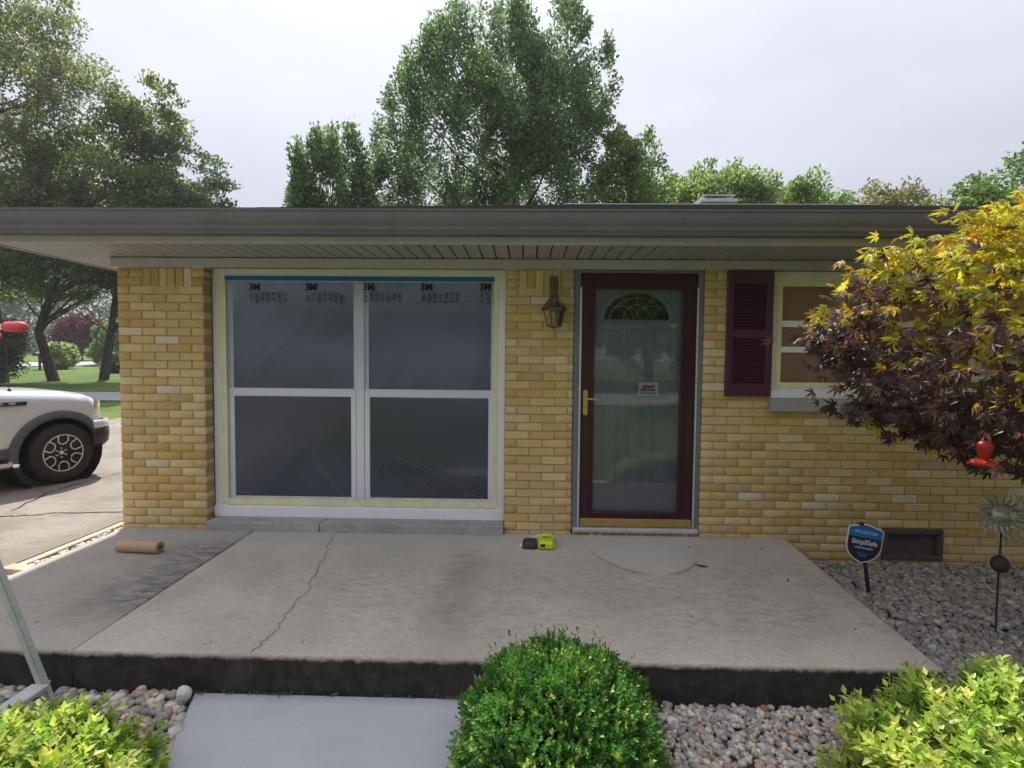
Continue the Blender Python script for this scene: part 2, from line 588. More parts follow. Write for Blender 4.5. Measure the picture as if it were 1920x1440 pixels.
class MB:
    """collects pieces and builds them as one mesh object"""

    def __init__(self):
        self.v, self.f = [], []

    def add(self, vs, fs):
        n = len(self.v)
        self.v += [tuple(p) for p in vs]
        self.f += [tuple(i + n for i in q) for q in fs]
        return self

    def box(self, x0, x1, y0, y1, z0, z1, c=0.0):
        """box, its edges chamfered by c"""
        x0, x1, y0, y1, z0, z1 = min(x0, x1), max(x0, x1), min(y0, y1), max(y0, y1), min(z0, z1), max(z0, z1)
        if c <= 0:
            vs = [(x, y, z) for z in (z0, z1) for y in (y0, y1) for x in (x0, x1)]
            return self.add(vs, [(0, 2, 3, 1), (4, 5, 7, 6), (0, 1, 5, 4), (2, 6, 7, 3), (0, 4, 6, 2), (1, 3, 7, 5)])
        c = min(c, (x1 - x0) * .45, (y1 - y0) * .45, (z1 - z0) * .45)
        vs, ix = [], {}
        for sx_ in (0, 1):
            for sy_ in (0, 1):
                for sz_ in (0, 1):
                    for ax in range(3):
                        p = [x1 if sx_ else x0, y1 if sy_ else y0, z1 if sz_ else z0]
                        for a, s in ((0, sx_), (1, sy_), (2, sz_)):
                            if a != ax:
                                p[a] += -c if s else c
                        ix[(sx_, sy_, sz_, ax)] = len(vs)
                        vs.append(p)
        fs = []
        for ax in range(3):
            o1, o2 = [a for a in range(3) if a != ax]
            for s in (0, 1):
                q = []
                for a, b in ((0, 0), (1, 0), (1, 1), (0, 1)):
                    k = [0, 0, 0]
                    k[ax], k[o1], k[o2] = s, a, b
                    q.append(ix[(*k, ax)])
                fs.append(q)
            for a in (0, 1):
                for b in (0, 1):
                    k0, k1 = [0, 0, 0], [0, 0, 0]
                    k0[ax], k1[ax] = 0, 1
                    k0[o1] = k1[o1] = a
                    k0[o2] = k1[o2] = b
                    fs.append([ix[(*k0, o1)], ix[(*k1, o1)], ix[(*k1, o2)], ix[(*k0, o2)]])
        for sx_ in (0, 1):
            for sy_ in (0, 1):
                for sz_ in (0, 1):
                    fs.append([ix[(sx_, sy_, sz_, a)] for a in range(3)])
        return self.add(vs, fs)

    def obox(self, p0, p1, w, h, up=(0, 0, 1)):
        """bar from p0 to p1, w wide and h thick"""
        p0, p1 = Vector(p0), Vector(p1)
        d = (p1 - p0).normalized()
        u = Vector(up)
        s = d.cross(u).normalized()
        u = s.cross(d).normalized()
        vs = [p + s * a * w / 2 + u * b * h / 2 for p in (p0, p1) for a, b in ((-1, -1), (1, -1), (1, 1), (-1, 1))]
        return self.add(vs, [(0, 1, 2, 3), (7, 6, 5, 4), (0, 4, 5, 1), (1, 5, 6, 2), (2, 6, 7, 3), (3, 7, 4, 0)])

    def tube(self, pts, rad, n=6, cap=True):
        pts = [Vector(p) for p in pts]
        if isinstance(rad, (int, float)):
            rad = [rad] * len(pts)
        base = len(self.v)
        ref = Vector((0.31, 0.17, 0.93))
        for i, p in enumerate(pts):
            d = (pts[min(i + 1, len(pts) - 1)] - pts[max(i - 1, 0)]).normalized()
            s = d.cross(ref)
            if s.length < 1e-3:
                s = d.cross(Vector((1, 0, 0)))
            s.normalize()
            u = s.cross(d)
            for k in range(n):
                a = 2 * math.pi * k / n
                self.v.append(tuple(p + (s * math.cos(a) + u * math.sin(a)) * rad[i]))
        for i in range(len(pts) - 1):
            for k in range(n):
                a, b = base + i * n + k, base + i * n + (k + 1) % n
                self.f.append((a, b, b + n, a + n))
        if cap:
            self.f.append(tuple(base + k for k in range(n))[::-1])
            self.f.append(tuple(base + (len(pts) - 1) * n + k for k in range(n)))
        return self

    def lathe(self, prof, n=16, c=(0, 0, 0), axis='z', a0=0.0, closed=False):
        """prof: list of (radius, height)"""
        base = len(self.v)
        for r, h in prof:
            for k in range(n):
                a = a0 + 2 * math.pi * k / n
                p = (r * math.cos(a), r * math.sin(a), h)
                if axis == 'y':
                    p = (p[0], h, p[1])
                elif axis == 'x':
                    p = (h, p[0], p[1])
                self.v.append((p[0] + c[0], p[1] + c[1], p[2] + c[2]))
        m = len(prof)
        for i in range(m if closed else m - 1):
            j = (i + 1) % m
            for k in range(n):
                a, b = base + i * n + k, base + i * n + (k + 1) % n
                a2, b2 = base + j * n + k, base + j * n + (k + 1) % n
                self.f.append((a, b, b2, a2))
        return self

    def prism(self, poly, y0, y1, plane='xz'):
        """polygon in a plane, given thickness along the third axis"""
        n = len(poly)

        def pt(a, b, t):
            return {'xz': (a, t, b), 'xy': (a, b, t), 'yz': (t, a, b)}[plane]
        vs = [pt(a, b, y0) for a, b in poly] + [pt(a, b, y1) for a, b in poly]
        fs = [tuple(range(n)), tuple(range(2 * n - 1, n - 1, -1))]
        fs += [(i, i + n, (i + 1) % n + n, (i + 1) % n) for i in range(n)]
        return self.add(vs, fs)

    def mesh(self, name):
        me = bpy.data.meshes.new(name)
        me.from_pydata(self.v, [], self.f)
        import bmesh
        bm = bmesh.new()
        bm.from_mesh(me)
        bmesh.ops.recalc_face_normals(bm, faces=bm.faces)
        bm.to_mesh(me)
        bm.free()
        return me

    def build(self, name, mat, parent=None, smooth=False):
        return link(name, self.mesh(name), mat, parent, smooth)


def part(name, mat, parent, *box, c=0.003):
    return MB().box(*box, c=c).build(name, mat, parent)


def np_mesh(name, verts, faces, tint=None):
    """fast mesh from numpy arrays: faces (n, k)"""
    me = bpy.data.meshes.new(name)
    n, k = faces.shape
    me.vertices.add(len(verts))
    me.vertices.foreach_set("co", verts.astype(np.float32).ravel())
    me.loops.add(n * k)
    me.loops.foreach_set("vertex_index", faces.astype(np.int32).ravel())
    me.polygons.add(n)
    me.polygons.foreach_set("loop_start", np.arange(0, n * k, k, dtype=np.int32))
    me.polygons.foreach_set("loop_total", np.full(n, k, dtype=np.int32))
    if tint is not None:
        a = me.attributes.new("tint", 'FLOAT_COLOR', 'POINT')
        c = np.ones((len(verts), 4), np.float32)
        c[:, :3] = tint
        a.data.foreach_set("color", c.ravel())
    me.update(calc_edges=True)
    return me


def norm(a):
    return a / np.maximum(np.linalg.norm(a, axis=1, keepdims=True), 1e-9)


def frames(D, N):
    D = norm(D)
    S = norm(np.cross(D, N))
    N = np.cross(S, D)
    return S, D, N


def scatter(tv, tf, P, D, N, S, C):
    """copies of a small template (x across, y along the leaf, z its normal) at P"""
    X, Y, Z = frames(D, N)
    tv = np.asarray(tv, float)
    V = P[:, None, :] + S[:, None, None] * (tv[None, :, 0:1] * X[:, None, :] + tv[None, :, 1:2] * Y[:, None, :] + tv[None, :, 2:3] * Z[:, None, :])
    m = len(tv)
    Fc = (np.asarray(tf)[None] + (np.arange(len(P)) * m)[:, None, None]).reshape(-1, len(tf[0]))
    return V.reshape(-1, 3), Fc, np.repeat(C, m, axis=0)


RHOMB = ([(0, 0, 0), (.30, .45, .05), (0, 1, 0), (-.30, .45, .05)], [(0, 1, 2, 3)])
OVATE = ([(0, 0, 0), (0, .5, -.05), (0, 1, -.08), (-.27, .38, .07), (.27, .38, .07)], [(0, 1, 3), (3, 1, 2), (0, 4, 1), (4, 2, 1)])


def maple_template():
    vs, fs = [(0, 0, 0)], []
    tips = [(-128, .42), (-84, .72), (-42, .95), (0, 1.08), (42, .95), (84, .72), (128, .42)]
    ring = []
    for i, (a, r) in enumerate(tips):
        a = R(a)
        for da, rr in ((R(-13), r * .56), (0, r), (R(13), r * .56)):
            vs.append((math.sin(a + da) * rr, math.cos(a + da) * rr, -0.38 * rr * rr))
            ring.append(len(vs) - 1)
        if i < 6:
            b = R((tips[i][0] + tips[i + 1][0]) / 2)
            vs.append((math.sin(b) * .33, math.cos(b) * .33, .01))
            ring.append(len(vs) - 1)
    for a, b in zip(ring[:-1], ring[1:]):
        fs.append((0, b, a))
    return vs, fs


MAPLE = maple_template()


def inpoly(p, poly):
    x, y = p[:, 0], p[:, 1]
    c = np.zeros(len(p), bool)
    n = len(poly)
    for i in range(n):
        (x0, y0), (x1, y1) = poly[i], poly[(i + 1) % n]
        k = ((y0 > y) != (y1 > y)) & (x < (x1 - x0) * (y - y0) / (y1 - y0 + 1e-12) + x0)
        c ^= k
    return c


def edgedist(p, poly):
    d = np.full(len(p), 1e9)
    n = len(poly)
    for i in range(n):
        a, b = np.array(poly[i]), np.array(poly[(i + 1) % n])
        t = np.clip(((p - a) @ (b - a)) / max(1e-9, (b - a) @ (b - a)), 0, 1)
        d = np.minimum(d, np.linalg.norm(p - (a + t[:, None] * (b - a)), axis=1))
    return d


def fill(poly, n, thick, edge_bias=0.0):
    """n points inside a solid whose outline is poly (x, z), deep where the outline is far; returns (n, 3) with y about 0, and edge distance"""
    poly = [tuple(q) for q in poly]
    a = np.array(poly)
    lo, hi = a.min(0), a.max(0)
    got, dd = [], []
    tot = 0
    while tot < n:
        p = lo + rng.random((n * 3, 2)) * (hi - lo)
        p = p[inpoly(p, poly)]
        d = edgedist(p, poly)
        if edge_bias:
            keep = rng.random(len(p)) < np.exp(-d / edge_bias) * .8 + .2
            p, d = p[keep], d[keep]
        got.append(p)
        dd.append(d)
        tot += len(p)
    p, d = np.concatenate(got)[:n], np.concatenate(dd)[:n]
    dm = max(d.max(), 1e-6)
    t = thick * np.sqrt(np.clip(1 - (1 - d / dm) ** 2, 0.02, 1))
    u = rng.random(n) * 2 - 1
    y = t * np.sign(u) * np.abs(u) ** .6
    return np.column_stack([p[:, 0], y, p[:, 1]]), d


# ------------------------------------------------------------------ the ground
GZ = -0.20


def ground_z(x, y):
    yy = np.interp(y, [-200, -60, -22, 14, 20, 26, 40, 56, 80, 130, 400], [1.5, 0.1, GZ - .03, GZ - .03, -.06, .12, .45, 1.0, 1.7, 3.0, 9])
    return yy


def sheet(name, xs, ys, mat, dz=0.0):
    gx, gy = np.meshgrid(xs, ys)
    v = np.column_stack([gx.ravel(), gy.ravel(), ground_z(gx.ravel(), gy.ravel()) + dz])
    nx, ny = len(xs), len(ys)
    i = np.arange(nx * ny).reshape(ny, nx)
    f = np.column_stack([i[:-1, :-1].ravel(), i[:-1, 1:].ravel(), i[1:, 1:].ravel(), i[1:, :-1].ravel()])
    o = link(name, np_mesh(name, v, f), mat, None, True)
    return props(o, kind='structure')


g = sheet("lawn_ground", np.array([-400, -150, -60, -30, -15, -8, -3, 3, 8, 15, 30, 60, 150, 400.]),
          np.array([-400, -200, -60, -22, -10, -4, 0, 5, 10, 14, 17, 20, 23, 26, 33, 40, 48, 56, 68, 80, 105, 130, 250, 400.]), M_LAWN)


def strip(name, left, right, mat, dz, n=24):
    """a road as a ribbon between two polylines, following the ground"""
    def rs(p):
        p = np.array(p, float)
        s = np.r_[0, np.cumsum(np.linalg.norm(np.diff(p, axis=0), axis=1))]
        t = np.linspace(0, s[-1], n)
        return np.column_stack([np.interp(t, s, p[:, k]) for k in (0, 1)])
    a, b = rs(left), rs(right)
    rows = [a + (b - a) * t for t in np.linspace(0, 1, 5)]
    p = np.concatenate(rows)
    v = np.column_stack([p, ground_z(p[:, 0], p[:, 1]) + dz])
    i = np.arange(5 * n).reshape(5, n)
    f = np.column_stack([i[:-1, :-1].ravel(), i[:-1, 1:].ravel(), i[1:, 1:].ravel(), i[1:, :-1].ravel()])
    return props(link(name, np_mesh(name, v, f), mat, None, True), kind='structure')


strip("driveway", [(-14, -40), (-10.5, -8), (-10.5, 12.2)], [(-8.5, -40), (-3.92, -8), (-3.92, 12.2)], M_DRIVE, 0.035, 40)
strip("side_road", [(-90, 15.0), (-24, 14.2), (-12, 14.6), (20, 15.0)], [(-90, 18.6), (-24, 17.4), (-12, 17.8), (20, 18.4)], M_ASPH, 0.03, 60)
strip("far_road", [(-120, 36), (-60, 37), (-42, 39), (-34, 45), (-36, 60), (-44, 90)], [(-120, 43), (-64, 43), (-50, 45), (-44, 51), (-47, 62), (-56, 90)], M_ASPH, 0.05, 60)
strip("street", [(-90, -15), (0, -15), (90, -15)], [(-90, -21.5), (0, -21.5), (90, -21.5)], M_ASPH, 0.03, 40)

# joints and cracks of the driveway: thin dirt filled seams
drv = bpy.data.objects["driveway"]


def crack(pts, w, z, parent, name="crack", jit=0.012, sub=7):
    P2 = []
    for (a, b) in zip(pts[:-1], pts[1:]):
        for k in range(sub):
            t = k / sub
            P2.append((a[0] + (b[0] - a[0]) * t + random.uniform(-jit, jit), a[1] + (b[1] - a[1]) * t + random.uniform(-jit, jit)))
    P2.append(pts[-1])
    m = MB()
    vs, fs = [], []
    for i, p in enumerate(P2):
        q = P2[min(i + 1, len(P2) - 1)]
        o = P2[max(i - 1, 0)]
        d = Vector((q[0] - o[0], q[1] - o[1])).normalized()
        ww = w * random.uniform(.35, 1.0)
        for s in (-1, 1):
            vs.append((p[0] - d.y * s * ww / 2, p[1] + d.x * s * ww / 2, z))
    for i in range(len(P2) - 1):
        fs.append((2 * i, 2 * i + 1, 2 * i + 3, 2 * i + 2))
    m.add(vs, fs)
    return m.build(name, M_CRACK, parent)


DZ = GZ - .03 + .035
for pxs in ([(-40, 968), (30, 968), (110, 962), (232, 960)], [(20, 958), (90, 925), (150, 906), (225, 888)]):
    crack([tuple(atz(x, y, DZ)[:2]) for x, y in pxs], 0.030, DZ + .004, drv, jit=.02)

# ------------------------------------------------------------------ porch slab
porch = empty("porch", (0, 0, 0), kind='structure')
SY = -1.835


def slab_panel(poly, name="slab_panel"):
    """concrete panel with a rounded upper edge"""
    n = len(poly)
    c = Vector((sum(p[0] for p in poly) / n, sum(p[1] for p in poly) / n))
    rings = []
    for ins, z in ((0, GZ - .1), (0, -.012), (.004, -.004), (.012, 0.0)):
        ring = []
        for i, p in enumerate(poly):
            p = Vector(p)
            a, b = Vector(poly[i - 1]), Vector(poly[(i + 1) % n])
            n1 = Vector((-(p - a).y, (p - a).x)).normalized()
            n2 = Vector((-(b - p).y, (b - p).x)).normalized()
            q = p + (n1 + n2) / max(.3, (1 + n1.dot(n2))) * ins
            ring.append((q.x, q.y, z))
        rings.append(ring)
    m = MB()
    vs = [p for r in rings for p in r]
    fs = [tuple(range(3 * n, 4 * n)), tuple(range(n))[::-1]]
    for k in range(3):
        fs += [(k * n + i, k * n + (i + 1) % n, (k + 1) * n + (i + 1) % n, (k + 1) * n + i) for i in range(n)]
    m.add(vs, fs)
    return m.build(name, M_SLAB, porch)


slab_panel([(-3.30, -.002), (-3.30, SY), (-2.168, SY), (-2.205, -.002)])
slab_panel([(-2.2005, -.002), (-2.1635, SY), (1.955, SY), (2.105, -.002)])
part("joint_filler", M_CRACK, porch, -2.25, -2.1, SY + .01, -.01, GZ - .1, -.012, c=0)
crack([(-1.507, -.07), (-1.49, -.25), (-1.40, -.60), (-1.372, -.84), (-1.31, -1.10), (-1.305, -1.43), (-1.275, -1.62), (-1.296, SY + .006)], .0055, .0015, porch, jit=.014)

# walkway
wk = MB()
wp = [(-1.565, SY - .006), (-1.06, -3.3), (-.02, -3.3), (-.262, SY - .006)]
wk.prism(wp, GZ - .12, GZ + .012, 'xy')
w = wk.build("walkway", M_PATH)
props(w, kind='structure')
bv = w.modifiers.new("bevel", 'BEVEL')
bv.width, bv.segments = 0.012, 2

# ------------------------------------------------------------------ gravel beds
STONES = []
for k in range(8):
    m = MB()
    n = 7
    m.lathe([(0.02, -.5), (.40, -.36), (.52, 0), (.42, .34), (.02, .5)], n)
    vs = np.array(m.v)
    vs *= 1 + rng.normal(0, .09, (len(vs), 1))
    vs[:, 2] *= .62
    vs[:, 1] *= rng.uniform(.65, .95)
    m.v = [tuple(p) for p in vs]
    me = m.mesh("stone")
    me.materials.append(M_STONE)
    me.shade_smooth()
    STONES.append((me, vs, m.f))
PAL_GREY = [tuple(q * w for q, w in zip(c, (1.22, 1.17, 1.10))) for c in [(.42, .40, .38), (.50, .48, .45), (.34, .335, .335), (.27, .275, .285), (.58, .55, .51), (.40, .35, .30), (.47, .42, .37), (.38, .27, .20), (.30, .30, .28), (.50, .43, .40), (.22, .235, .25), (.56, .50, .40)]]
PAL_DARK = [(.42, .375, .34), (.33, .295, .275), (.50, .455, .415), (.36, .315, .29), (.60, .56, .52), (.24, .22, .21), (.45, .36, .29), (.39, .375, .36)]


def gravel_bed(poly, size, pal, layers=1.75, zfun=None, single=300, accents=()):
    bed = MB().prism(poly, GZ - .12, GZ - .014, 'xy').build("gravel_bed", M_SOIL)
    props(bed, kind='structure')
    a = np.array(poly)
    lo, hi = a.min(0), a.max(0)
    n = int((hi - lo).prod() / (size * size * .55) * layers)
    p = lo + rng.random((n, 2)) * (hi - lo)
    p = p[inpoly(p, [tuple(q) for q in poly])]
    n = len(p)
    s = size * np.clip(rng.lognormal(0, .27, n), .5, 1.75)
    z = GZ - .008 + rng.random(n) * size * .55
    if zfun is not None:
        z = z + zfun(p[:, 0], p[:, 1])
    yaw = rng.random(n) * 6.283
    tx, ty = rng.normal(0, .35, n), rng.normal(0, .35, n)
    col = np.array(pal)[rng.integers(0, len(pal), n)] * rng.uniform(.75, 1.2, (n, 1))
    for c in accents:
        k = rng.integers(0, n)
        col[k] = c
    # the largest in the picture: near the camera, large, inside the frame
    q = np.column_stack([p, z]) - CAM
    q = q @ CM
    u, v = 960 + F * q[:, 0] / q[:, 1], 720 - F * q[:, 2] / q[:, 1]
    vis = (u > -20) & (u < 1940) & (v < 1460)
    score = np.where(vis, s / q[:, 1] + (z - z.min()) * .15, -1)
    order = np.argsort(-score)
    one = set(order[:single].tolist())
    Vs, Fs, Cs = [], [], []
    nv = 0
    for i in range(n):
        me, tv, tf = STONES[i % 8]
        M = Matrix.Translation((p[i, 0], p[i, 1], z[i])) @ Matrix.Rotation(yaw[i], 4, 'Z') @ Matrix.Rotation(tx[i], 4, 'X') @ Matrix.Rotation(ty[i], 4, 'Y') @ Matrix.Scale(s[i], 4)
        if i in one:
            o = bpy.data.objects.new("stone", me)
            COL.objects.link(o)
            o.parent = bed
            o.matrix_local = M
            o.color = (*col[i], 1)
        else:
            A = np.array(M)
            Vs.append(tv @ A[:3, :3].T + A[:3, 3])
            Fs.append(np.array(tf) + nv)
            Cs.append(np.repeat(col[i][None], len(tv), 0))
            nv += len(tv)
    me = np_mesh("gravel", np.concatenate(Vs), np.concatenate(Fs), np.concatenate(Cs))
    o = link("gravel", me, M_STONEJ, bed, True)
    o["kind"] = "stuff"
    return bed


gravel_bed([(-2.95, SY - .005), (-2.95, -2.75), (-1.24, -2.75), (-1.57, SY - .005)], .046, PAL_GREY, accents=[(.62, .60, .57)] * 6)
gravel_bed([(-.255, SY - .005), (-.12, -2.75), (2.6, -2.75), (2.6, SY - .005)], .030, PAL_GREY, accents=[(.42, .20, .09)] * 9 + [(.66, .64, .60)] * 30)
gravel_bed([(2.11, -.01), (1.962, SY - .0), (4.7, SY - .0), (4.7, -.01)], .037, PAL_DARK, zfun=lambda x, y: 0 * x)
gravel_bed([(-3.76, .9), (-3.76, SY - .3), (-3.305, SY - .3), (-3.305, .9)], .040, [(.62, .58, .52), (.5, .46, .41), (.40, .37, .34), (.68, .64, .58)], single=120)

# white pebble stood on edge beside the walkway
t = link("pebble", STONES[2][0].copy(), None)
props(t, "large pale pebble standing on edge beside the walkway corner", "stone")
t.data.materials.clear()
t.data.materials.append(simple("pale pebble", (.55, .54, .51), .6, .1, 30))
p = atz(345, 1311, GZ + .02)
t.location = (p[0], p[1], GZ + .045)
t.rotation_euler = (R(68), R(-25), R(10))
t.scale = (.080, .115, .095)
q = t.modifiers.new('round', 'SUBSURF')
q.levels = q.render_levels = 2

# little weeds in the seam between the riser and the walkway, grit on the walkway
wp_ = []
for px, w_ in ((362, .03), (378, .02), (430, .02), (498, .05), (535, .03), (628, .02), (726, .02), (770, .015), (842, .03), (852, .02)):
    c_ = atz(px, 1302, GZ + .01)
    for k in range(int(w_ * 900)):
        wp_.append((c_[0] + random.gauss(0, w_), SY - .012 + random.uniform(-.012, .004), GZ + .012 + random.uniform(0, .004)))
wp_ = np.array(wp_)
nw = len(wp_)
V, Fc, T = scatter(*OVATE, wp_, norm(rng.normal(0, .6, (nw, 3)) + np.array([0, -.2, .8])), norm(rng.normal(0, .6, (nw, 3)) + np.array([0, -.6, .5])), rng.uniform(.008, .020, nw), np.array([(.07, .13, .03), (.12, .17, .05), (.16, .15, .08)])[rng.integers(0, 3, nw)])
props(link("weeds", np_mesh("weeds", V, Fc, T), M_SHRUB), "tiny weeds sprouting along the back edge of the walkway", "weeds", kind='stuff')

# timber edging beside the drive
ed = empty("timber_edging", (-3.84, 0, GZ), label="weathered timber edging between driveway and pebble strip", cat="edging")
MB().box(-.035, .035, -.50, 2.2, -.03, .018, c=.006).build("board", M_TIMBER, ed)
MB().box(-.035, .035, -2.6, -.515, -.03, .016, c=.006).build("board", M_TIMBER, ed)
bl = MB().box(-.11, .11, -.05, .05, 0, .07, c=.004).build("timber_block", M_TIMBER)
p = atz(38, 1072, GZ)
bl.location = (-3.70, -.52, GZ - .01)
bl.rotation_euler = (0, 0, R(-8))
props(bl, "short brown wooden block lying on pebbles beside the slab", "wood block")

# ------------------------------------------------------------------ the house
house = empty("house", (0, 0, GZ), label="single storey yellow brick house with taupe eaves and burgundy front door", cat="house")
HZ = -GZ                                   # children are in house space: shift by this
house.location = (0, 0, 0)
BZ = -.037                                  # foot of the first visible brick course
CH, BW = .0677, .2032
WT = 2.20                                   # top of brick under the frieze

# wall bodies, recessed 7 mm behind the brick faces so that the joints are raked
wall = MB()
J = .007
DL, DR = .388, 1.424                        # brick edges at the door
WL, WR = -2.603, -.154                      # brick edges at the picture window
W2L, W2R, W2B, W2T = 1.952, 3.62, 1.03, 2.16
VL, VR, VB, VT = 2.884, 3.362, -.165, .092  # foundation vent
XR = 9.0
for b in ((-3.317 + J, WL - J, J, .20, GZ - .3, 2.30), (WR + J, DL - J, J, .20, GZ - .3, 2.30),
          (DR + J, W2L - .001, J, .20, GZ - .3, 2.30), (W2L - .001, VL, J, .20, GZ - .3, W2B), (VL, VR, J, .20, VT, W2B), (VL, VR, J, .20, GZ - .3, VB),
          (VR, XR, J, .20, GZ - .3, W2B), (W2R, XR, J, .20, W2B, 2.30), (WL - J, WR + J, .105, .20, GZ - .3, .11), (WL - J, WR + J, .19, .20, .11, 2.30),
          (DL - J, DR + J, J + .002, .20, GZ - .3, -.004), (DL - J, DR + J, .14, .20, -.004, 2.30),
          (W2L - .001, W2R, .10, .20, W2B, 2.30), (VL, VR, .09, .2, VB, VT),
          (-3.317 + J, -3.12, .2, 7.6, GZ - .3, 2.30), (-3.1, XR, 7.4, 7.6, GZ - .3, 2.3), (XR - .2, XR, .2, 7.4, GZ - .3, 2.3)):
    wall.box(*b)
brickwall = wall.build("wall", M_MORTAR, house)

TONES = [(.53, .365, .125), (.55, .395, .15), (.57, .42, .175), (.51, .345, .11), (.54, .40, .175), (.59, .45, .215), (.49, .32, .10), (.53, .38, .15)]
RARE = [(.60, .50, .32), (.46, .35, .17), (.50, .30, .105), (.40, .325, .18), (.57, .47, .27), (.60, .50, .31)]
BR = []                                     # (x0, x1, z0, z1, face_y, tone)


def tone(px):
    r = random.random()
    c = random.choice(TONES) if r < .925 else random.choice(RARE)
    k = random.uniform(.94, 1.06)
    k *= 1.10
    return (c[0] * k, c[1] * k * .985, c[2] * k * 1.10)
    


def course_row(x0, x1, z, phase, h=CH - .0085):
    """one course of stretchers between x0 and x1; phase shifts the bond"""
    x = x0 - (phase % 1.0) * BW
    while x < x1 - .012:
        a, b = max(x0, x), min(x1, x + BW - .0085)
        if b - a > .02:
            BR.append((a, b, z, z + h))
        x += BW


nrow = int((WT - BZ) / CH) + 1
for i in range(nrow):
    z = BZ + i * CH
    top = i >= nrow - 4
    # left pier: soldiers under the frieze between x = -3.11 and -2.70
    if z > 1.93:
        course_row(-3.317, -3.108, z, .5 * (i % 2))
        course_row(-2.702, WL, z, 0)
        course_row(WR, -.055, z, 0)
        course_row(.292, DL, z, 0)
    else:
        course_row(-3.317, WL, z, .5 * (i % 2))
        course_row(WR, DL, z, .5 * (i % 2))
    if z + CH < W2B + .02:
        course_row(DR, 5.6, z, .5 * (i % 2))
    else:
        course_row(DR, W2L - .004, z, .5 * (i % 2))
        course_row(W2R + .02, 5.6, z, .5 * (i % 2))
for k in range(1, 5):                       # courses below the slab, right of it
    z = BZ - k * CH
    course_row(2.13, 5.6, z, .5 * (k % 2) + .2)
SOLD_Z = BZ + 29 * CH
for k in range(6):
    x = -3.104 + k * CH
    BR.append((x, x + CH - .0085, SOLD_Z, SOLD_Z + .2))
for k in range(5):
    x = -.050 + k * CH
    BR.append((x, x + CH - .0085, SOLD_Z, SOLD_Z + .2))


def vent_hit(b):
    return b[0] < VR and b[1] > VL and b[2] < VT and b[3] > VB


out_b = []
for b in BR:
    if vent_hit(b):
        if b[0] < VL - .03:
            out_b.append((b[0], VL - .004, b[2], b[3]))
        if b[1] > VR + .03:
            out_b.append((VR + .004, b[1], b[2], b[3]))
        continue
    out_b.append(b)
BR = out_b
# under the picture window nothing shows but the sill; under the door a row of headers
for k in range(15):
    x = DL + .012 + k * CH
    if x + CH < DR:
        BR.append((x, x + CH - .008, -.05, .022))
UNIT = {}


def brick_mesh(w, h, var):
    key = (round(w, 3), round(h, 3), var)
    if key in UNIT:
        return UNIT[key]
    r = random.Random(hash(key) & 0xffff)
    c = .0032
    j = lambda s=.0016: r.uniform(-s, s)
    vs = []
    for (x, z) in ((0, 0), (w, 0), (w, h), (0, h)):
        vs.append((x, .10, z))
    for (x, z) in ((0, 0), (w, 0), (w, h), (0, h)):
        vs.append((x + j(), c, z + j()))
    for (x, z, sx_, sz_) in ((0, 0, 1, 1), (w, 0, -1, 1), (w, h, -1, -1), (0, h, 1, -1)):
        vs.append((x + sx_ * (c * .8 + abs(j(.002))), j(.0012), z + sz_ * (c * .8 + abs(j(.002)))))
    fs = [(8, 9, 10, 11)]
    for a in (0, 4):
        fs += [(a + i, a + (i + 1) % 4, a + 4 + (i + 1) % 4, a + 4 + i) for i in range(4)]
    m = MB().add(vs, fs)
    me = m.mesh("brick")
    me.materials.append(M_BRICK)
    UNIT[key] = (me, vs, fs)
    return UNIT[key]


def bshow(b):
    """how large a brick shows: whole, near, not behind the maple or the sign"""
    area = (b[1] - b[0]) * (b[3] - b[2])
    cx, cz = (b[0] + b[1]) / 2, (b[2] + b[3]) / 2
    q = (np.array([cx, 0, cz]) - CAM) @ CM
    u, v = 960 + F * q[0] / q[1], 720 - F * q[2] / q[1]
    if u > 1920 or v > 1100:
        return 0
    if u > 1560 and v < 850:
        return area * .2
    return area / q[1] ** 2 * (1.0 if cx < DR else .96)


BR = [b for b in BR if b[3] - b[2] > .02]
order = sorted(range(len(BR)), key=lambda i: -bshow(BR[i]))
single = set(order[:300])
Vs, Fs, Cs, nv = [], [], [], 0
for i, b in enumerate(BR):
    w, h = b[1] - b[0], b[3] - b[2]
    me, tv, tf = brick_mesh(w, h, i % 4)
    col = tone(b)
    hdr = h < .075 and b[0] > DL and b[1] < DR
    y = random.uniform(-.0022, .0018) + (.004 if hdr else 0)
    if i in single:
        o = bpy.data.objects.new("brick", me)
        COL.objects.link(o)
        o.parent = brickwall
        o.location = (b[0], y, b[2])
        o.rotation_euler = (0, random.uniform(-.004, .004), 0)
        o.color = (*col, 1)
    else:
        Vs.append(np.array(tv) + np.array([b[0], y, b[2]]))
        Fs.append(np.array(tf) + nv)
        Cs.append(np.repeat(np.array(col)[None], len(tv), 0))
        nv += len(tv)
# side wall bricks, seen only from the left
for i in range(33):
    z = BZ + i * CH - 2 * CH
    y = .004 if i % 2 else -.1
    while y < 7.5:
        a, b_ = max(y, .108), y + BW - .0085
        if b_ - a > .02:
            v = np.array([(-3.317, a, z), (-3.317, b_, z), (-3.317, b_, z + CH - .0085), (-3.317, a, z + CH - .0085),
                          (-3.30, a, z), (-3.30, b_, z), (-3.30, b_, z + CH - .0085), (-3.30, a, z + CH - .0085)])
            Vs.append(v)
            Fs.append(np.array([(0, 3, 2, 1), (0, 1, 5, 4), (1, 2, 6, 5), (2, 3, 7, 6), (3, 0, 4, 7)]) + nv)
            Cs.append(np.repeat(np.array(tone(None))[None], 8, 0))
            nv += 8
        y += BW
o = link("bricks", np_mesh("bricks", np.concatenate(Vs), np.concatenate(Fs), np.concatenate(Cs)), M_BRICKJ, brickwall)
o["kind"] = "stuff"

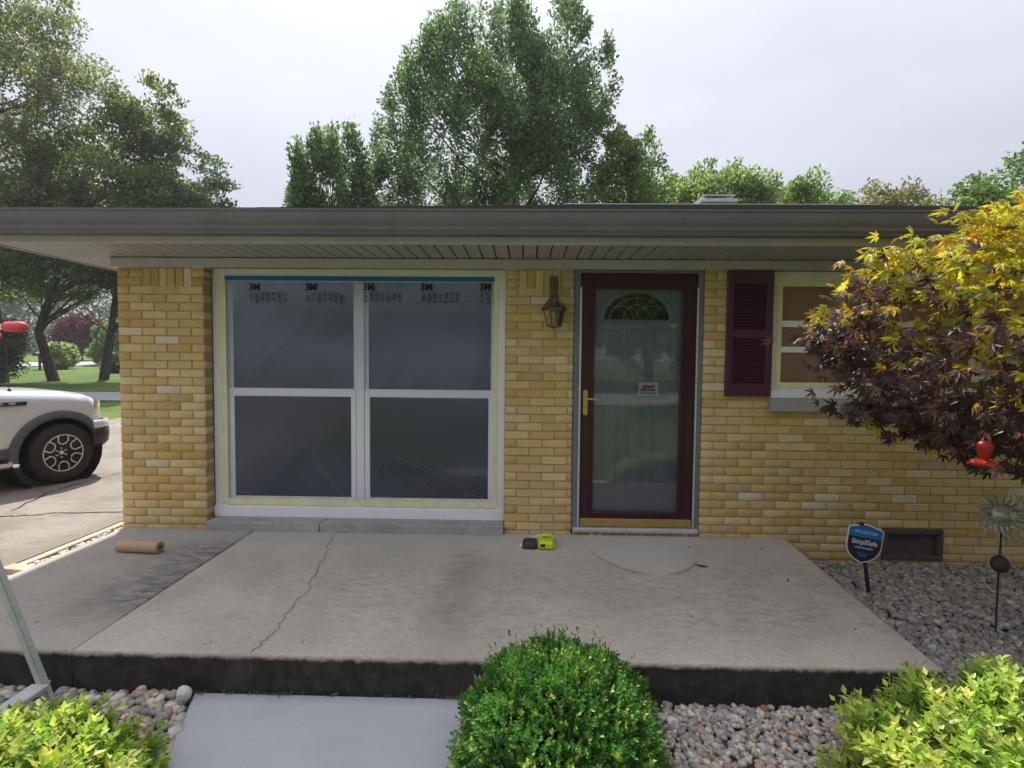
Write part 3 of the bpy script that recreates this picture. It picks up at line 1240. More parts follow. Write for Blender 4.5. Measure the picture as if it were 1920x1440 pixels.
# ---- eaves
SOF = 2.215
EY, EX0, EX1, EYB = -.56, -3.82, 9.55, 8.2
part("frieze_board", M_TRIM, house, -3.355, 9.0, -.026, .02, 2.137, SOF - .004, c=.004)
part("frieze_board", M_TRIM, house, -3.355, -3.30, .022, 7.6, 2.137, SOF - .004, c=.004)
pitch = .1052
nstr = int((5.2 - EX0) / pitch)
me = MB().box(.005, pitch - .005, EY + .012, -.028, 0, .012, c=.0035).mesh("soffit_panel")
me.materials.append(M_SOFFIT)
for k in range(nstr):
    o = bpy.data.objects.new("soffit_panel", me)
    COL.objects.link(o)
    o.parent = house
    o.location = (EX0 + .012 + k * pitch, 0, SOF)
me2 = MB().box(EX0 + .012, -3.357, .004, pitch - .004, 0, .012, c=.0035).mesh("soffit_panel")
me2.materials.append(M_SOFFIT)
for k in range(24):
    o = bpy.data.objects.new("soffit_panel", me2)
    COL.objects.link(o)
    o.parent = house
    o.location = (0, -.026 + k * pitch, SOF)
part("soffit_backing", M_CRACK, house, EX0 + .012, EX1, EY + .014, .3, SOF + .014, SOF + .03, c=0)
part("soffit_backing", M_CRACK, house, EX0 + .012, -3.2, .302, EYB, SOF + .014, SOF + .03, c=0)
part("fascia", M_TRIM, house, EX0, EX1, EY - .012, EY + .010, SOF - .008, 2.40, c=.003)
part("fascia", M_TRIM, house, EX0 - .012, EX0 + .010, EY + .012, EYB, SOF - .008, 2.40, c=.003)
part("fascia", M_TRIM, house, EX1 - .01, EX1 + .012, EY + .012, EYB, SOF - .008, 2.40, c=.003)

# K-style gutter: folded sheet with a back, a flat bottom, a moulded front and a rolled lip
gp = [(.0, .150), (.0, .0), (-.082, .0), (-.086, .012), (-.098, .030), (-.100, .050), (-.112, .075), (-.118, .105), (-.119, .142), (-.125, .146), (-.125, .160), (-.108, .160), (-.108, .153)]


def gutter(x0, x1):
    m = MB()
    vs, fs = [], []
    n = len(gp)
    for x in (x0, x1):
        vs += [(x, EY - .013 + y, 2.257 + z) for y, z in gp]
    fs += [(i, i + 1, i + 1 + n, i + n) for i in range(n - 1)]
    m.add(vs, fs)
    for x in (x0, x1):
        m.add([(x, EY - .013 + y, 2.257 + z) for y, z in gp], [tuple(range(n))])
    o = m.build("gutter", M_GUTTER, house)
    s = o.modifiers.new("sheet", 'SOLIDIFY')
    s.thickness = .003
    return o


gutter(EX0 - .12, EX1 + .1)
for xx in (-.92, 3.9):                      # lapped joints
    m = MB()
    n = len(gp)
    m.add([(x, EY - .0135 + y * 1.012, 2.256 + z) for x in (xx - .02, xx + .02) for y, z in gp[1:11]], [(i, i + 1, i + 11, i + 10) for i in range(9)])
    o = m.build("gutter_joint", M_GUTTER, house)
    q = o.modifiers.new("sheet", 'SOLIDIFY')
    q.thickness = .003
MB().box(EX0 - .125, EX0 - .013, EY - .138, EYB, 2.257, 2.41, c=.02).build("gutter", M_GUTTER, house)

# hip roof of overlapping shingle courses
RY, RZ0 = 3.82, 2.425
slope = (3.735 - RZ0) / (RY - (EY - .03))
rf = MB()
x0, x1, y0, y1 = EX0 - .03, EX1 + .03, EY - .03, EYB + .03
hr = (y1 - y0) / 2
nco = 30
for k in range(nco):
    a, b = k / nco, (k + 1) / nco
    za, zb = RZ0 + hr * slope * a + .006, RZ0 + hr * slope * b
    ia, ib = hr * a, hr * b
    A = [(x0 + ia, y0 + ia, za), (x1 - ia, y0 + ia, za), (x1 - ia, y1 - ia, za), (x0 + ia, y1 - ia, za)]
    B = [(x0 + ib, y0 + ib, zb), (x1 - ib, y0 + ib, zb), (x1 - ib, y1 - ib, zb), (x0 + ib, y1 - ib, zb)]
    Cc = [(p[0], p[1], p[2] - .012) for p in A]
    rf.add(A + B, [(i, (i + 1) % 4, 4 + (i + 1) % 4, 4 + i) for i in range(4)])
    rf.add(A + Cc, [(i, (i + 1) % 4, 4 + (i + 1) % 4, 4 + i) for i in range(4)])
roof = rf.build("roof", M_SHINGLE, house)
ym = (y0 + y1) / 2
rid = MB()
rid.prism([(ym - .13, -.025), (ym, .022), (ym + .13, -.025)], x0 + hr, x1 - hr, 'yz')
o = rid.build("ridge_cap", M_SHINGLE, roof)
o.location = (0, 0, RZ0 + hr * slope)
ch = MB()
a, b = at(1312, 392, 5.0), at(1370, 382, 5.0)
ch.box(a[0], b[0], 4.85, 5.45, 3.2, b[2] - .03, c=.005)
chim = ch.build("chimney", M_CHIM, roof)
MB().box(a[0] - .05, b[0] + .05, 4.80, 5.50, b[2] - .03, b[2] + .03, c=.01).build("chimney_cap", M_ALUDULL, chim)
cp = MB()
for xx in (a[0] + .03, b[0] - .03):
    for yy in (4.88, 5.42):
        cp.box(xx - .012, xx + .012, yy - .012, yy + .012, b[2] + .03, b[2] + .085)
cp.box(a[0] - .01, b[0] + .01, 4.83, 5.47, b[2] + .085, b[2] + .10, c=.004)
cp.build("rain_hood", M_ALU, chim)

# ---- picture window: two double-hung units in a white casing
win = empty("window", (0, 0, 0))
win.parent = house
WY = .105                                   # casing face lies this far behind the brick face


def wx(px, py=740, y=WY):
    return float(at(px, py, y)[0])


def wz(py, px=680, y=WY):
    return float(at(px, py, y)[2])


cl, cr, ct, cb = WL + .004, WR - .004, 2.150, wz(970, 680)
il, ir, it, ib = wx(425), wx(926), wz(520), wz(948)
sl = MB()
sl.box(wx(392, 985, -.02), -.158, -.062, WY + .01, -.004, .075, c=.006)
sl.build("sill", M_SILLC, win)
crk = MB()
sx0 = float(at(597, 985, -.06)[0])
pts = [(sx0 + .03, .10), (sx0 + .035, .04), (sx0 + .008, -.005), (sx0 + .02, -.04), (sx0 + .002, -.0645)]
crk.add([p for a in pts for p in ((a[0] - .004, a[1], .0766), (a[0] + .004, a[1], .0766))], [(2 * i, 2 * i + 1, 2 * i + 3, 2 * i + 2) for i in range(4)])
crk.add([(sx0 - .002, -.0635, .075), (sx0 + .005, -.0635, .075), (sx0 + .016, -.0635, .04), (sx0 + .009, -.0635, .04), (sx0 - .004, -.0635, -.003), (sx0 + .005, -.0635, -.003)], [(0, 1, 2, 3), (3, 2, 5, 4)])
crk.build("sill_crack", M_CRACK, win)
part("frame", M_WHITE, win, cl, il, WY, .165, cb, ct, c=.004)
part("frame", M_WHITE, win, ir, cr, WY, .165, cb, ct, c=.004)
part("frame", M_CREAM, win, il, ir, WY + .002, .165, it, ct, c=.004)
part("frame", M_WHITE, win, il, ir, WY + .002, .165, cb, ib, c=.004)
part("subsill", M_WHITE, win, cl, cr, WY - .02, WY - .002, cb - .005, wz(951), c=.004)
SYF, SYB = WY + .030, WY + .056             # lower sashes stand proud of the upper ones
ml, mr = wx(666), wx(681)
part("mullion", M_WHITE, win, ml, mr, WY + .026, .165, ib, it, c=.004)
rail_t, rail_b = wz(730), wz(745)
for (a, b) in ((il, ml), (mr, ir)):
    s = MB()
    for q in ((a, a + .030, rail_b, it), (b - .030, b, rail_b, it), (a + .030, b - .030, it - .034, it), (a + .030, b - .030, rail_b, rail_t)):
        s.box(q[0], q[1], SYB, SYB + .022, q[2], q[3], c=.003)
    s.build("upper_sash", M_WHITE, win)
    part("pane", M_DARKGLASS, win, a + .026, b - .026, SYB + .010, SYB + .014, rail_t - .004, it - .03, c=0)
    s = MB()
    for q in ((a + .004, a + .046, ib, rail_t), (b - .046, b - .004, ib, rail_t), (a + .046, b - .046, ib, ib + .060), (a + .046, b - .046, rail_b, rail_t)):
        s.box(q[0], q[1], SYF, SYF + .024, q[2], q[3], c=.003)
    s.build("lower_sash", M_WHITE, win)
    part("pane", M_DARKGLASS, win, a + .042, b - .042, SYF + .010, SYF + .014, ib + .056, rail_b + .004, c=0)

# ---- masking film taped over the picture window
film = empty("masking_film", (0, WY + .012, 0), label="thin grey plastic film taped over the wide white window", cat="masking film")
FY = WY + .010
gx, gz = 60, 60
xs, zs = np.linspace(il + .012, ir - .012, gx), np.linspace(ib + .025, it - .012, gz)
X, Z = np.meshgrid(xs, zs)
wr = .0022 * np.sin((X * 1.3 + Z) * 9 + 2 * np.sin(Z * 5)) + .0018 * np.sin((X - Z * .8) * 23 + 3 * np.sin(X * 4))
edge = np.minimum(np.minimum(X - xs[0], xs[-1] - X), np.minimum(Z - zs[0], zs[-1] - Z))
wr *= np.clip(edge / .1, 0, 1)
v = np.column_stack([X.ravel(), (wr - .005).ravel(), Z.ravel()])
i = np.arange(gx * gz).reshape(gz, gx)
f = np.column_stack([i[:-1, :-1].ravel(), i[:-1, 1:].ravel(), i[1:, 1:].ravel(), i[1:, :-1].ravel()])
link("film_sheet", np_mesh("film_sheet", v, f), M_FILM, film, True)
# tape along the edges, laid over the frame
tp = MB()
part("tape", M_BLUETAPE, film, il + .0, ir - .0, -.019, -.0165, it - .030, it + .006, c=0).location = (0, 0, 0)
part("tape", M_MASK, film, il - .050, il + .004, -.0165, -.0150, ib - .0, it + .012, c=0)
part("tape", M_MASK, film, ir - .004, ir + .030, -.0165, -.0150, ib - .0, it + .012, c=0)
part("tape", M_MASK, film, il + .004, ir - .004, -.0160, -.0145, ib - .004, ib + .052, c=0)
part("tape", M_MASK, film, ml - .004, mr + .004, -.0200, -.0180, ib - .03, ib + .030, c=0)
# sharp folds where the sheet was pulled tight


def fold(x0_, y0_, x1_, y1_, w=.0032):
    a_, b_ = at(x0_, y0_, FY), at(x1_, y1_, FY)
    cz = MB()
    cz.tube([(a_[0], -.0095, a_[2]), ((a_[0] + b_[0]) / 2, -.0125, (a_[2] + b_[2]) / 2 + .01), (b_[0], -.0095, b_[2])], [w * .2, w * .5, w * .2], 4)
    cz.build("film_fold", M_CREASE, film)


for q in ((560, 820, 656, 945), (575, 905, 622, 935), (445, 920, 480, 932), (440, 860, 490, 800), (770, 860, 905, 940), (800, 880, 880, 915),
          (440, 735, 600, 590), (455, 735, 560, 640), (450, 700, 520, 628), (470, 728, 530, 668), (435, 690, 470, 640), (434, 650, 452, 610), (437, 905, 470, 860), (440, 880, 462, 845),
          (905, 600, 918, 690), (885, 548, 900, 620), (912, 560, 920, 600), (700, 648, 770, 652), (705, 560, 735, 610), (720, 715, 760, 690), (770, 726, 790, 690), (800, 727, 812, 700), (850, 728, 856, 700), (875, 726, 905, 690),
          (600, 880, 640, 925), (500, 938, 560, 932), (745, 855, 830, 905), (760, 890, 820, 925), (700, 900, 718, 860), (705, 930, 760, 938), (870, 925, 912, 936), (893, 560, 915, 640), (900, 555, 918, 610), (820, 870, 870, 905)):
    fold(*q)


def text(body, size, mat, parent, loc, rot=(R(90), 0, 0), off=0.0, name="lettering", sx_=1.0, align='CENTER', ext=.0004):
    cu = bpy.data.curves.new(name, 'FONT')
    cu.body = body
    cu.size = size
    cu.offset = off
    cu.extrude = ext
    cu.align_x = align
    cu.align_y = 'CENTER'
    cu.materials.append(mat)
    o = bpy.data.objects.new(name, cu)
    COL.objects.link(o)
    o.parent = parent
    o.location = loc
    o.rotation_euler = rot
    o.scale = (sx_, 1, 1)
    me = bpy.data.meshes.new_from_object(o.evaluated_get(bpy.context.evaluated_depsgraph_get()))
    bpy.data.objects.remove(o)
    o = link(name, me, mat, parent)
    o.location, o.rotation_euler, o.scale = loc, rot, (sx_, 1, 1)
    return o


for px in (478, 584, 692, 800, 910):
    c = at(px, 539, FY)
    text("3M", .082, M_PRINTK, film, (c[0], -.0135, c[2]), off=.0022, name="logo_print", sx_=.95)
    c0 = at(px - 9, 548, FY)
    pr = MB()
    ncol = 7 if px < 900 else 2
    for k in range(ncol):
        wc = .036 if k % 3 else .030
        xa = c0[0] + k * .047
        if xa + wc > ir - .02:
            continue
        for j in range(8):
            if random.random() < .12 or (j > 6 and random.random() < .5):
                continue
            pr.box(xa, xa + wc * random.uniform(.72, 1), -.0135, -.0130, c0[2] - .004 - j * .0112 - .0062, c0[2] - .004 - j * .0112)
    props(pr.build("fine_print", M_PRINTG, film), kind='stuff')

# ---- door
dj = empty("door", (0, 0, 0))
dj.parent = house
dl0, dl1, dr0, dr1 = .392, .443, 1.377, 1.421
part("jamb", M_SLATE, dj, dl0, dl1, .012, .13, .028, 2.135, c=.004)
part("jamb", M_SLATE, dj, dr0, dr1, .012, .13, .028, 2.135, c=.004)
part("jamb", M_SLATE, dj, dl1, dr0, .014, .13, 2.112, 2.137, c=.004)
part("threshold", M_ALUDULL, dj, dl0 + .01, dr1 - .01, -.03, .13, .026, .060, c=.006)
part("weather_strip", M_ALU, dj, dl1 - .004, dl1 + .010, .006, .012, .062, 2.0, c=0)
part("weather_strip", M_ALU, dj, dr0 - .010, dr0 + .004, .006, .012, .062, 2.0, c=0)
st = empty("storm_door", (0, 0, 0))
st.parent = dj
GL, GR, GB, GT = .555, 1.257, .178, 1.988
D0, D1 = dl1 + .012, dr0 - .012
o = MB()
for q in ((D0, GL, .064, 2.108), (GR, D1, .064, 2.108), (GL, GR, GT, 2.108), (GL, GR, .132, GB)):
    o.box(q[0], q[1], .014, .044, q[2], q[3], c=.005)
for q in ((GL - .02, GL + .006, GB - .02, GT + .02), (GR - .006, GR + .02, GB - .02, GT + .02), (GL + .006, GR - .006, GT - .006, GT + .02), (GL + .006, GR - .006, GB - .02, GB + .006)):
    o.box(q[0], q[1], .006, .0138, q[2], q[3], c=.004)
o.build("door_frame", M_BURG, st)
part("glass", M_GLASS, st, GL - .004, GR + .004, .026, .030, GB - .004, GT + .004, c=0)
part("kick_plate", M_BRASS, st, D0 + .006, D1 - .006, .008, .0136, .066, .130, c=.002)
hd = MB()
hx, hz = .492, 1.075
hd.prism([(hx + .018 * math.cos(a), hz + (.085 if math.sin(a) > 0 else -.085) + .018 * math.sin(a)) for a in np.linspace(0, 2 * math.pi, 20, endpoint=False)], .004, .0138)
hd.tube([(hx, .006, hz + .03), (hx, -.035, hz + .03)], .009, 8)
hd.tube([(hx, -.034, hz + .03), (hx + .04, -.038, hz + .031), (hx + .092, -.036, hz + .026)], [.009, .008, .006], 8)
hd.lathe([(.0, .0), (.008, .0), (.008, .006), (.0, .006)], 10, (hx, .000, hz - .045), 'y')
hd.build("handle", M_BRASS, st)
sk = at(1216, 729, .02)
sx_, sz_ = sk[0], sk[2]
part("sticker", M_PRINTW, st, sx_ - .078, sx_ + .078, .0306, .0312, sz_ - .052, sz_ + .052, c=0)
b_ = MB()
b_.prism([(sx_ - .06, sz_ + .012), (sx_ - .03, sz_ + .034), (sx_ + .02, sz_ + .026), (sx_ + .056, sz_ + .038), (sx_ + .048, sz_ + .006), (sx_ - .01, sz_ - .002)], .0302, .0305)
b_.build("sticker_print", M_PRINTO, st)
b_ = MB()
b_.prism([(sx_ - .066, sz_ - .012), (sx_ - .05, sz_ + .008), (sx_ - .01, sz_ - .006), (sx_ + .06, sz_ + .0), (sx_ + .066, sz_ - .018), (sx_ - .06, sz_ - .022)], .0300, .03015)
b_.build("sticker_print", M_PRINTB, st)
b_ = MB()
for k in range(9):
    b_.box(sx_ - .062 + k * .0142, sx_ - .052 + k * .0142, 0.0302, .0305, sz_ - .044, sz_ - .030)
b_.build("sticker_print", M_PRINTK, st)

en = empty("entry_door", (0, 0, 0))
en.parent = dj
EYF = .088
part("door_leaf", M_DOOR, en, dl1 + .002, dr0 - .002, EYF, .132, .062, 2.108, c=.003)
cx0 = .905
pan = MB()


def panel(x0_, x1_, z0_, z1_):
    for q in ((x0_, x1_, z0_, z0_ + .018), (x0_, x1_, z1_ - .018, z1_), (x0_, x0_ + .018, z0_ + .018, z1_ - .018), (x1_ - .018, x1_, z0_ + .018, z1_ - .018)):
        pan.box(q[0], q[1], EYF - .010, EYF - .0005, q[2], q[3], c=.004)
    pan.box(x0_ + .034, x1_ - .034, EYF - .007, EYF - .0005, z0_ + .034, z1_ - .034, c=.005)


for xa, xb in ((.625, .775), (.83, .98), (1.035, 1.185)):
    pan.v, pan.f = [], []
    panel(xa, xb, 1.29, 1.68)
    pan.build("door_panel", M_DOOR, en)
    pan.v, pan.f = [], []
    panel(xa, xb, .34, 1.12)
    pan.build("door_panel", M_DOOR, en)
# half round leaded fanlight
fl = empty("fanlight", (0, 0, 0))
fl.parent = en
fz, rx, rz = 1.745, .268, .222
arc = [(cx0 + rx * math.cos(a), fz + rz * math.sin(a)) for a in np.linspace(0, math.pi, 25)]
MB().prism(arc, EYF - .006, EYF - .0006).build("fan_glass", M_GREENGLASS, fl)
fr = MB()
for k in (1.0, 1.16):
    fr.tube([(cx0 + rx * k * math.cos(a), EYF - .008, fz + rz * k * math.sin(a)) for a in np.linspace(0, math.pi, 25)], .010 if k > 1 else .007, 6)
fr.tube([(cx0 - rx * 1.16, EYF - .008, fz - .006), (cx0 + rx * 1.16, EYF - .008, fz - .006)], .010, 6)
fr.build("fan_frame", M_DOOR, fl)
ca = MB()
for k in (.80,):
    ca.tube([(cx0 + rx * k * math.cos(a), EYF - .009, fz + rz * k * math.sin(a)) for a in np.linspace(0, math.pi, 21)], .0032, 5)
for a in (R(35), R(62), R(90), R(118), R(145)):
    r0 = .42 if abs(a - R(90)) > .1 else .2
    ca.tube([(cx0 + rx * r0 * math.cos(a), EYF - .009, fz + rz * r0 * math.sin(a)), (cx0 + rx * .98 * math.cos(a), EYF - .009, fz + rz * .98 * math.sin(a))], .003, 5)
for (ux, ur) in ((-.13, .10), (0, .11), (.13, .10)):
    ca.tube([(cx0 + ux + ur * math.cos(a), EYF - .009, fz + .008 + ur * 1.05 * math.sin(a)) for a in np.linspace(0, math.pi, 15)], .003, 5)
for (ux, uz) in ((-.05, .05), (.05, .05)):
    ca.tube([(cx0 + ux + .045 * math.cos(a), EYF - .009, fz + uz + .05 * math.sin(a)) for a in np.linspace(0, 2 * math.pi, 17)], .0028, 5)
ca.build("lead_came", M_BRASS, fl)

# ---- shutter
sh = empty("shutter", (0, 0, 0))
sh.parent = house
s0, s1, t0, t1 = 1.590, 1.950, 1.142, 2.134
sm = MB()
for q in ((s0, s0 + .052, t0, t1), (s1 - .052, s1, t0, t1), (s0 + .052, s1 - .052, t0, t0 + .105), (s0 + .052, s1 - .052, t1 - .105, t1), (s0 + .052, s1 - .052, 1.600, 1.668)):
    sm.box(q[0], q[1], -.036, -.004, q[2], q[3], c=.004)
sm.build("shutter_frame", M_PLUM, sh)
part("shutter_back", M_PLUM, sh, s0 + .05, s1 - .05, -.010, -.004, t0 + .1, t1 - .1, c=0)
sm = MB()
sm.obox((s0 + .051, -.021, 0), (s1 - .051, -.021, 0), .030, .006, up=(0, -.62, .78))
slm = sm.mesh("slat")
slm.materials.append(M_PLUM)
for (za, zb, n_) in ((t0 + .115, 1.592, 14), (1.676, t1 - .112, 14)):
    for k in range(n_):
        o = bpy.data.objects.new("slat", slm)
        COL.objects.link(o)
        o.parent = sh
        o.location = (0, 0, za + (zb - za) * (k + .5) / n_)

# ---- small window, masked with brown paper
w2 = empty("window", (0, 0, 0))
w2.parent = house
Y2 = .035


def w2x(px, py=640):
    return float(at(px, py, Y2)[0])


def w2z(py, px=1480):
    return float(at(px, py, Y2)[2])


part("sill", M_SILLC, w2, 1.950, W2R + .06, -.045, .09, 1.022, 1.126, c=.006)
a0, a1 = 1.960, W2R - .002
i0, i1 = w2x(1463), a1 - .075
zt, zb_ = w2z(534), w2z(722)
part("frame", M_CREAM, w2, a0, i0, Y2, .10, 1.13, 2.136, c=.004)
part("frame", M_CREAM, w2, i1, a1, Y2, .10, 1.13, 2.136, c=.004)
part("frame", M_CREAM, w2, i0, i1, Y2 + .002, .10, zt, 2.136, c=.004)
part("frame", M_WHITE, w2, i0, i1, Y2 + .002, .10, 1.13, zb_, c=.004)
part("subsill", M_WHITE, w2, a0 - .004, a1, -.010, Y2 - .002, 1.128, 1.190, c=.004)
bars = [(w2z(602), w2z(612)), (w2z(651), w2z(660))]
for za, zb2 in bars:
    part("sash_bar", M_CREAM, w2, i0, i1, Y2 + .012, Y2 + .045, min(za, zb2), max(za, zb2), c=.003)
zs_ = [zb_, min(bars[1]), max(bars[1]), min(bars[0]), max(bars[0]), zt]
for k in (0, 2, 4):
    part("pane", M_DARKGLASS, w2, i0, i1, Y2 + .052, Y2 + .056, zs_[k], zs_[k + 1], c=0)
mp_ = empty("masking_paper", (0, Y2, 0), label="brown kraft paper masking the small window beside the burgundy shutter", cat="masking paper")
for k in (0, 2, 4):
    n1, n2 = 26, 12
    xs, zs = np.linspace(i0 + .004, i1 - .004, n1), np.linspace(zs_[k] + .004, zs_[k + 1] - .004, n2)
    X, Z = np.meshgrid(xs, zs)
    Yw = .030 - .004 + .006 * np.sin(X * 8 + Z * 14 + k) * np.sin((Z - zs[0]) / (zs[-1] - zs[0]) * math.pi) + .002 * np.sin(X * 31 - Z * 22)
    v = np.column_stack([X.ravel(), Yw.ravel(), Z.ravel()])
    i = np.arange(n1 * n2).reshape(n2, n1)
    f = np.column_stack([i[:-1, :-1].ravel(), i[:-1, 1:].ravel(), i[1:, 1:].ravel(), i[1:, :-1].ravel()])
    link("paper_sheet", np_mesh("paper_sheet", v, f), M_KRAFTW, mp_, True)
for za, zb2 in bars:
    part("tape", M_PRINTW, mp_, i0 + .002, i0 + .36 if za > 1.6 else i0 + .27, .0085, .0105, min(za, zb2) - .004, max(za, zb2) + .004, c=0)
part("tape", M_MASK, mp_, i0 - .03, i0 + .008, -.0035, -.0015, zb_ - .02, zt + .02, c=0)
part("tape", M_MASK, mp_, i0 + .008, i1 - .008, -.0030, -.001, zb_ - .02, zb_ + .022, c=0)
part("tape", M_MASK, mp_, i0 + .008, i1 - .008, -.0030, -.001, zt - .014, zt + .024, c=0)

# ---- foundation vent
fv = empty("foundation_vent", (0, 0, 0))
fv.parent = house
o = MB()
fw = .045
for q in ((VL, VR, VT - fw, VT), (VL, VR, VB, VB + fw), (VL, VL + fw, VB + fw, VT - fw), (VR - fw, VR, VB + fw, VT - fw)):
    o.box(q[0], q[1], -.016, .05, q[2], q[3], c=.009)
o.build("vent_frame", M_VENT, fv)
o = MB()
for k in range(7):
    z = VB + fw + (VT - VB - 2 * fw) * (k + .5) / 7
    o.obox((VL + fw, .022, z), (VR - fw, .022, z), .024, .004, up=(0, -.8, .6))
for k in range(9):
    x = VL + fw + (VR - VL - 2 * fw) * (k + .5) / 9
    o.box(x - .003, x + .003, .036, .042, VB + fw, VT - fw)
o.build("vent_grille", M_VENT, fv)

# ------------------------------------------------------------------ wall lantern
LY = -.115
lc = at(1039, 580, LY)
lan = empty("wall_lantern", (lc[0], 0, lc[2]), label="antique brass carriage lantern with faceted glass beside the front door", cat="lantern")
o = MB()
o.box(-.034, .034, -.016, -.003, .10, .27, c=.008)
o.lathe([(0, -.03), (.014, -.03), (.018, -.016), (0, -.016)], 12, (0, 0, .215), 'y')
o.build("wall_plate", M_OLDBRASS, lan)
o = MB()
o.tube([(0, -.016, .185), (0, -.06, .205), (0, LY + .015, .205), (0, LY, .185), (0, LY, .150)], .0075, 8)
o.lathe([(.003, .156), (.016, .148), (.024, .138), (.020, .124), (.010, .118), (.014, .108), (.030, .098), (.030, .090)], 14, (0, LY, 0))
o.build("arm", M_OLDBRASS, lan, True)
H6 = 6
o = MB()
roofp = [(.030, .092), (.060, .052), (.094, .006)]
o2 = MB()
for k in range(H6):
    a, b = 2 * math.pi * k / H6, 2 * math.pi * (k + 1) / H6
    for (r0, h0), (r1, h1) in zip(roofp[:-1], roofp[1:]):
        o.tube([(r0 * math.cos(a), LY + r0 * math.sin(a), h0), (r1 * math.cos(a), LY + r1 * math.sin(a), h1)], .0045, 5)
        o2.add([(r0 * math.cos(a), LY + r0 * math.sin(a), h0), (r0 * math.cos(b), LY + r0 * math.sin(b), h0), (r1 * math.cos(b), LY + r1 * math.sin(b), h1), (r1 * math.cos(a), LY + r1 * math.sin(a), h1)], [(0, 1, 2, 3)])
    o.tube([(.084 * math.cos(a), LY + .084 * math.sin(a), 0), (.056 * math.cos(a), LY + .056 * math.sin(a), -.128)], .0042, 5)
    o2.add([(.082 * math.cos(a), LY + .082 * math.sin(a), 0), (.082 * math.cos(b), LY + .082 * math.sin(b), 0), (.054 * math.cos(b), LY + .054 * math.sin(b), -.126), (.054 * math.cos(a), LY + .054 * math.sin(a), -.126)], [(0, 1, 2, 3)])
o.lathe([(.096, .010), (.102, .002), (.098, -.012), (.082, -.016), (.082, .008)], H6, (0, LY, 0), closed=True)
o.lathe([(.060, -.122), (.062, -.132), (.030, -.142), (.008, -.150), (.0, -.150)], H6, (0, LY, 0))
o.build("lantern_cage", M_OLDBRASS, lan)
o2.build("lantern_glass", M_LAMPGLASS, lan)
o = MB()
o.lathe([(0, -.125), (.012, -.12), (.012, -.085), (.006, -.082)], 10, (0, LY, 0))
o.lathe([(.006, -.082), (.018, -.062), (.017, -.035), (.006, -.008), (0, -.004)], 10, (0, LY, 0))
o.build("bulb", M_PRINTW, lan, True)

# ------------------------------------------------------------------ things on the porch
a, b = atz(224, 1022, .045), atz(300, 1026, .045)
d = Vector((b[0] - a[0], b[1] - a[1], 0))
L = d.length
rl = empty("paper_roll", (a[0], a[1], 0), math.atan2(d.y, d.x), label="roll of brown kraft paper lying on the left of the slab", cat="paper roll")
rr = .043
o = MB()
sp = [(.015 + (rr - .015) * k / 60, k * .63) for k in range(61)]
o.lathe([(.016, 0), (rr - .002, 0), (rr, .002), (rr, L - .002), (rr - .002, L), (.016, L)], 26, (0, 0, rr), 'x')
o.build("paper", M_KRAFT, rl, True)
o = MB()
o.lathe([(.0165, .002), (.0165, L - .002)], 16, (0, 0, rr), 'x')
o.build("core", M_KRAFTIN, rl)
o = MB()
pts = [(L + .0004, rad * math.cos(an), rr + rad * math.sin(an)) for rad, an in [(.018 + (rr - .020) * k / 90, k * .35) for k in range(91)]]
o.tube(pts, .0006, 4)
o.build("end_spiral", M_KRAFTIN, rl)
o = MB()
o.prism([(rr * .98, .0006), (rr + .012, .0008), (rr + .012, .002), (rr * .9, .012)], .01, L - .01, 'yz')
o.location = None
o.build("loose_edge", M_KRAFT, rl).location = (0, -2 * 0.0, 0)

p = atz(1012, 1024, 0)
tl = empty("cordless_tool", (p[0], p[1], 0), R(-4), label="small lime green and black cordless tool lying by the brick pier", cat="power tool")
o = MB()
o.box(-.128, -.020, -.085, .035, .002, .052, c=.012)
o.build("battery_pack", M_BLACK, tl)
o = MB()
for k in range(5):
    o.box(-.118 + k * .019, -.108 + k * .019, -.092, -.084, .012, .040, c=.002)
o.build("battery_ribs", M_CLAD, tl)
o = MB()
o.box(-.012, .112, -.09, .0, .002, .066, c=.016)
o.build("housing", M_LIME, tl)
part("switch", M_BLACK, tl, .010, .044, -.0945, -.088, .026, .048, c=.006)
o = MB()
o.tube([(-.02, .03, .04), (.03, .05, .07), (.08, .05, .066), (.12, .04, .035)], [.014, .018, .016, .012], 8)
o.build("grip", M_LIME, tl, True)
o = MB()
o.tube([(-.06, .04, .04), (-.01, .06, .065), (.04, .065, .05)], [.012, .012, .010], 8)
o.tube([(.10, .05, .05), (.125, .05, .03)], .010, 8)
o.build("clamp", M_ALU, tl, True)
o = MB()
o.box(-.150, -.128, -.06, -.03, .006, .026, c=.004)
o.build("plug", M_PRINTW, tl)

for k, (px, py, lab) in enumerate(((1315, 1063, "dry curled dead leaf at the right rim of the pale doormat mark"), (1293, 1027, "small dark dead leaf on the slab in front of the door's right jamb"),
                                   (1477, 1090, "small dry leaf scrap on the right part of the slab"), (1428, 1030, "tiny dark leaf near the slab's right rear corner"))):
    p = atz(px, py, 0)
    m = MB()
    s = (.055, .022, .024, .02)[k]
    tv = [((-.5 + i / 4) * s * 1.6, (j - .5) * s * .6 * (1 - abs(i - 2) / 2.6), .004 + .18 * s * (abs(j - .5) + (i - 2) ** 2 * .12)) for j in (0, .5, 1) for i in range(5)]
    m.add(tv, [(j * 5 + i, j * 5 + i + 1, j * 5 + i + 6, j * 5 + i + 5) for j in (0, 1) for i in range(4)])
    o = m.build("dead_leaf", M_DRY)
    o.location = (p[0], p[1], .001)
    o.rotation_euler = (0, 0, R(-25 + 40 * k))
    props(o, lab, "leaf")

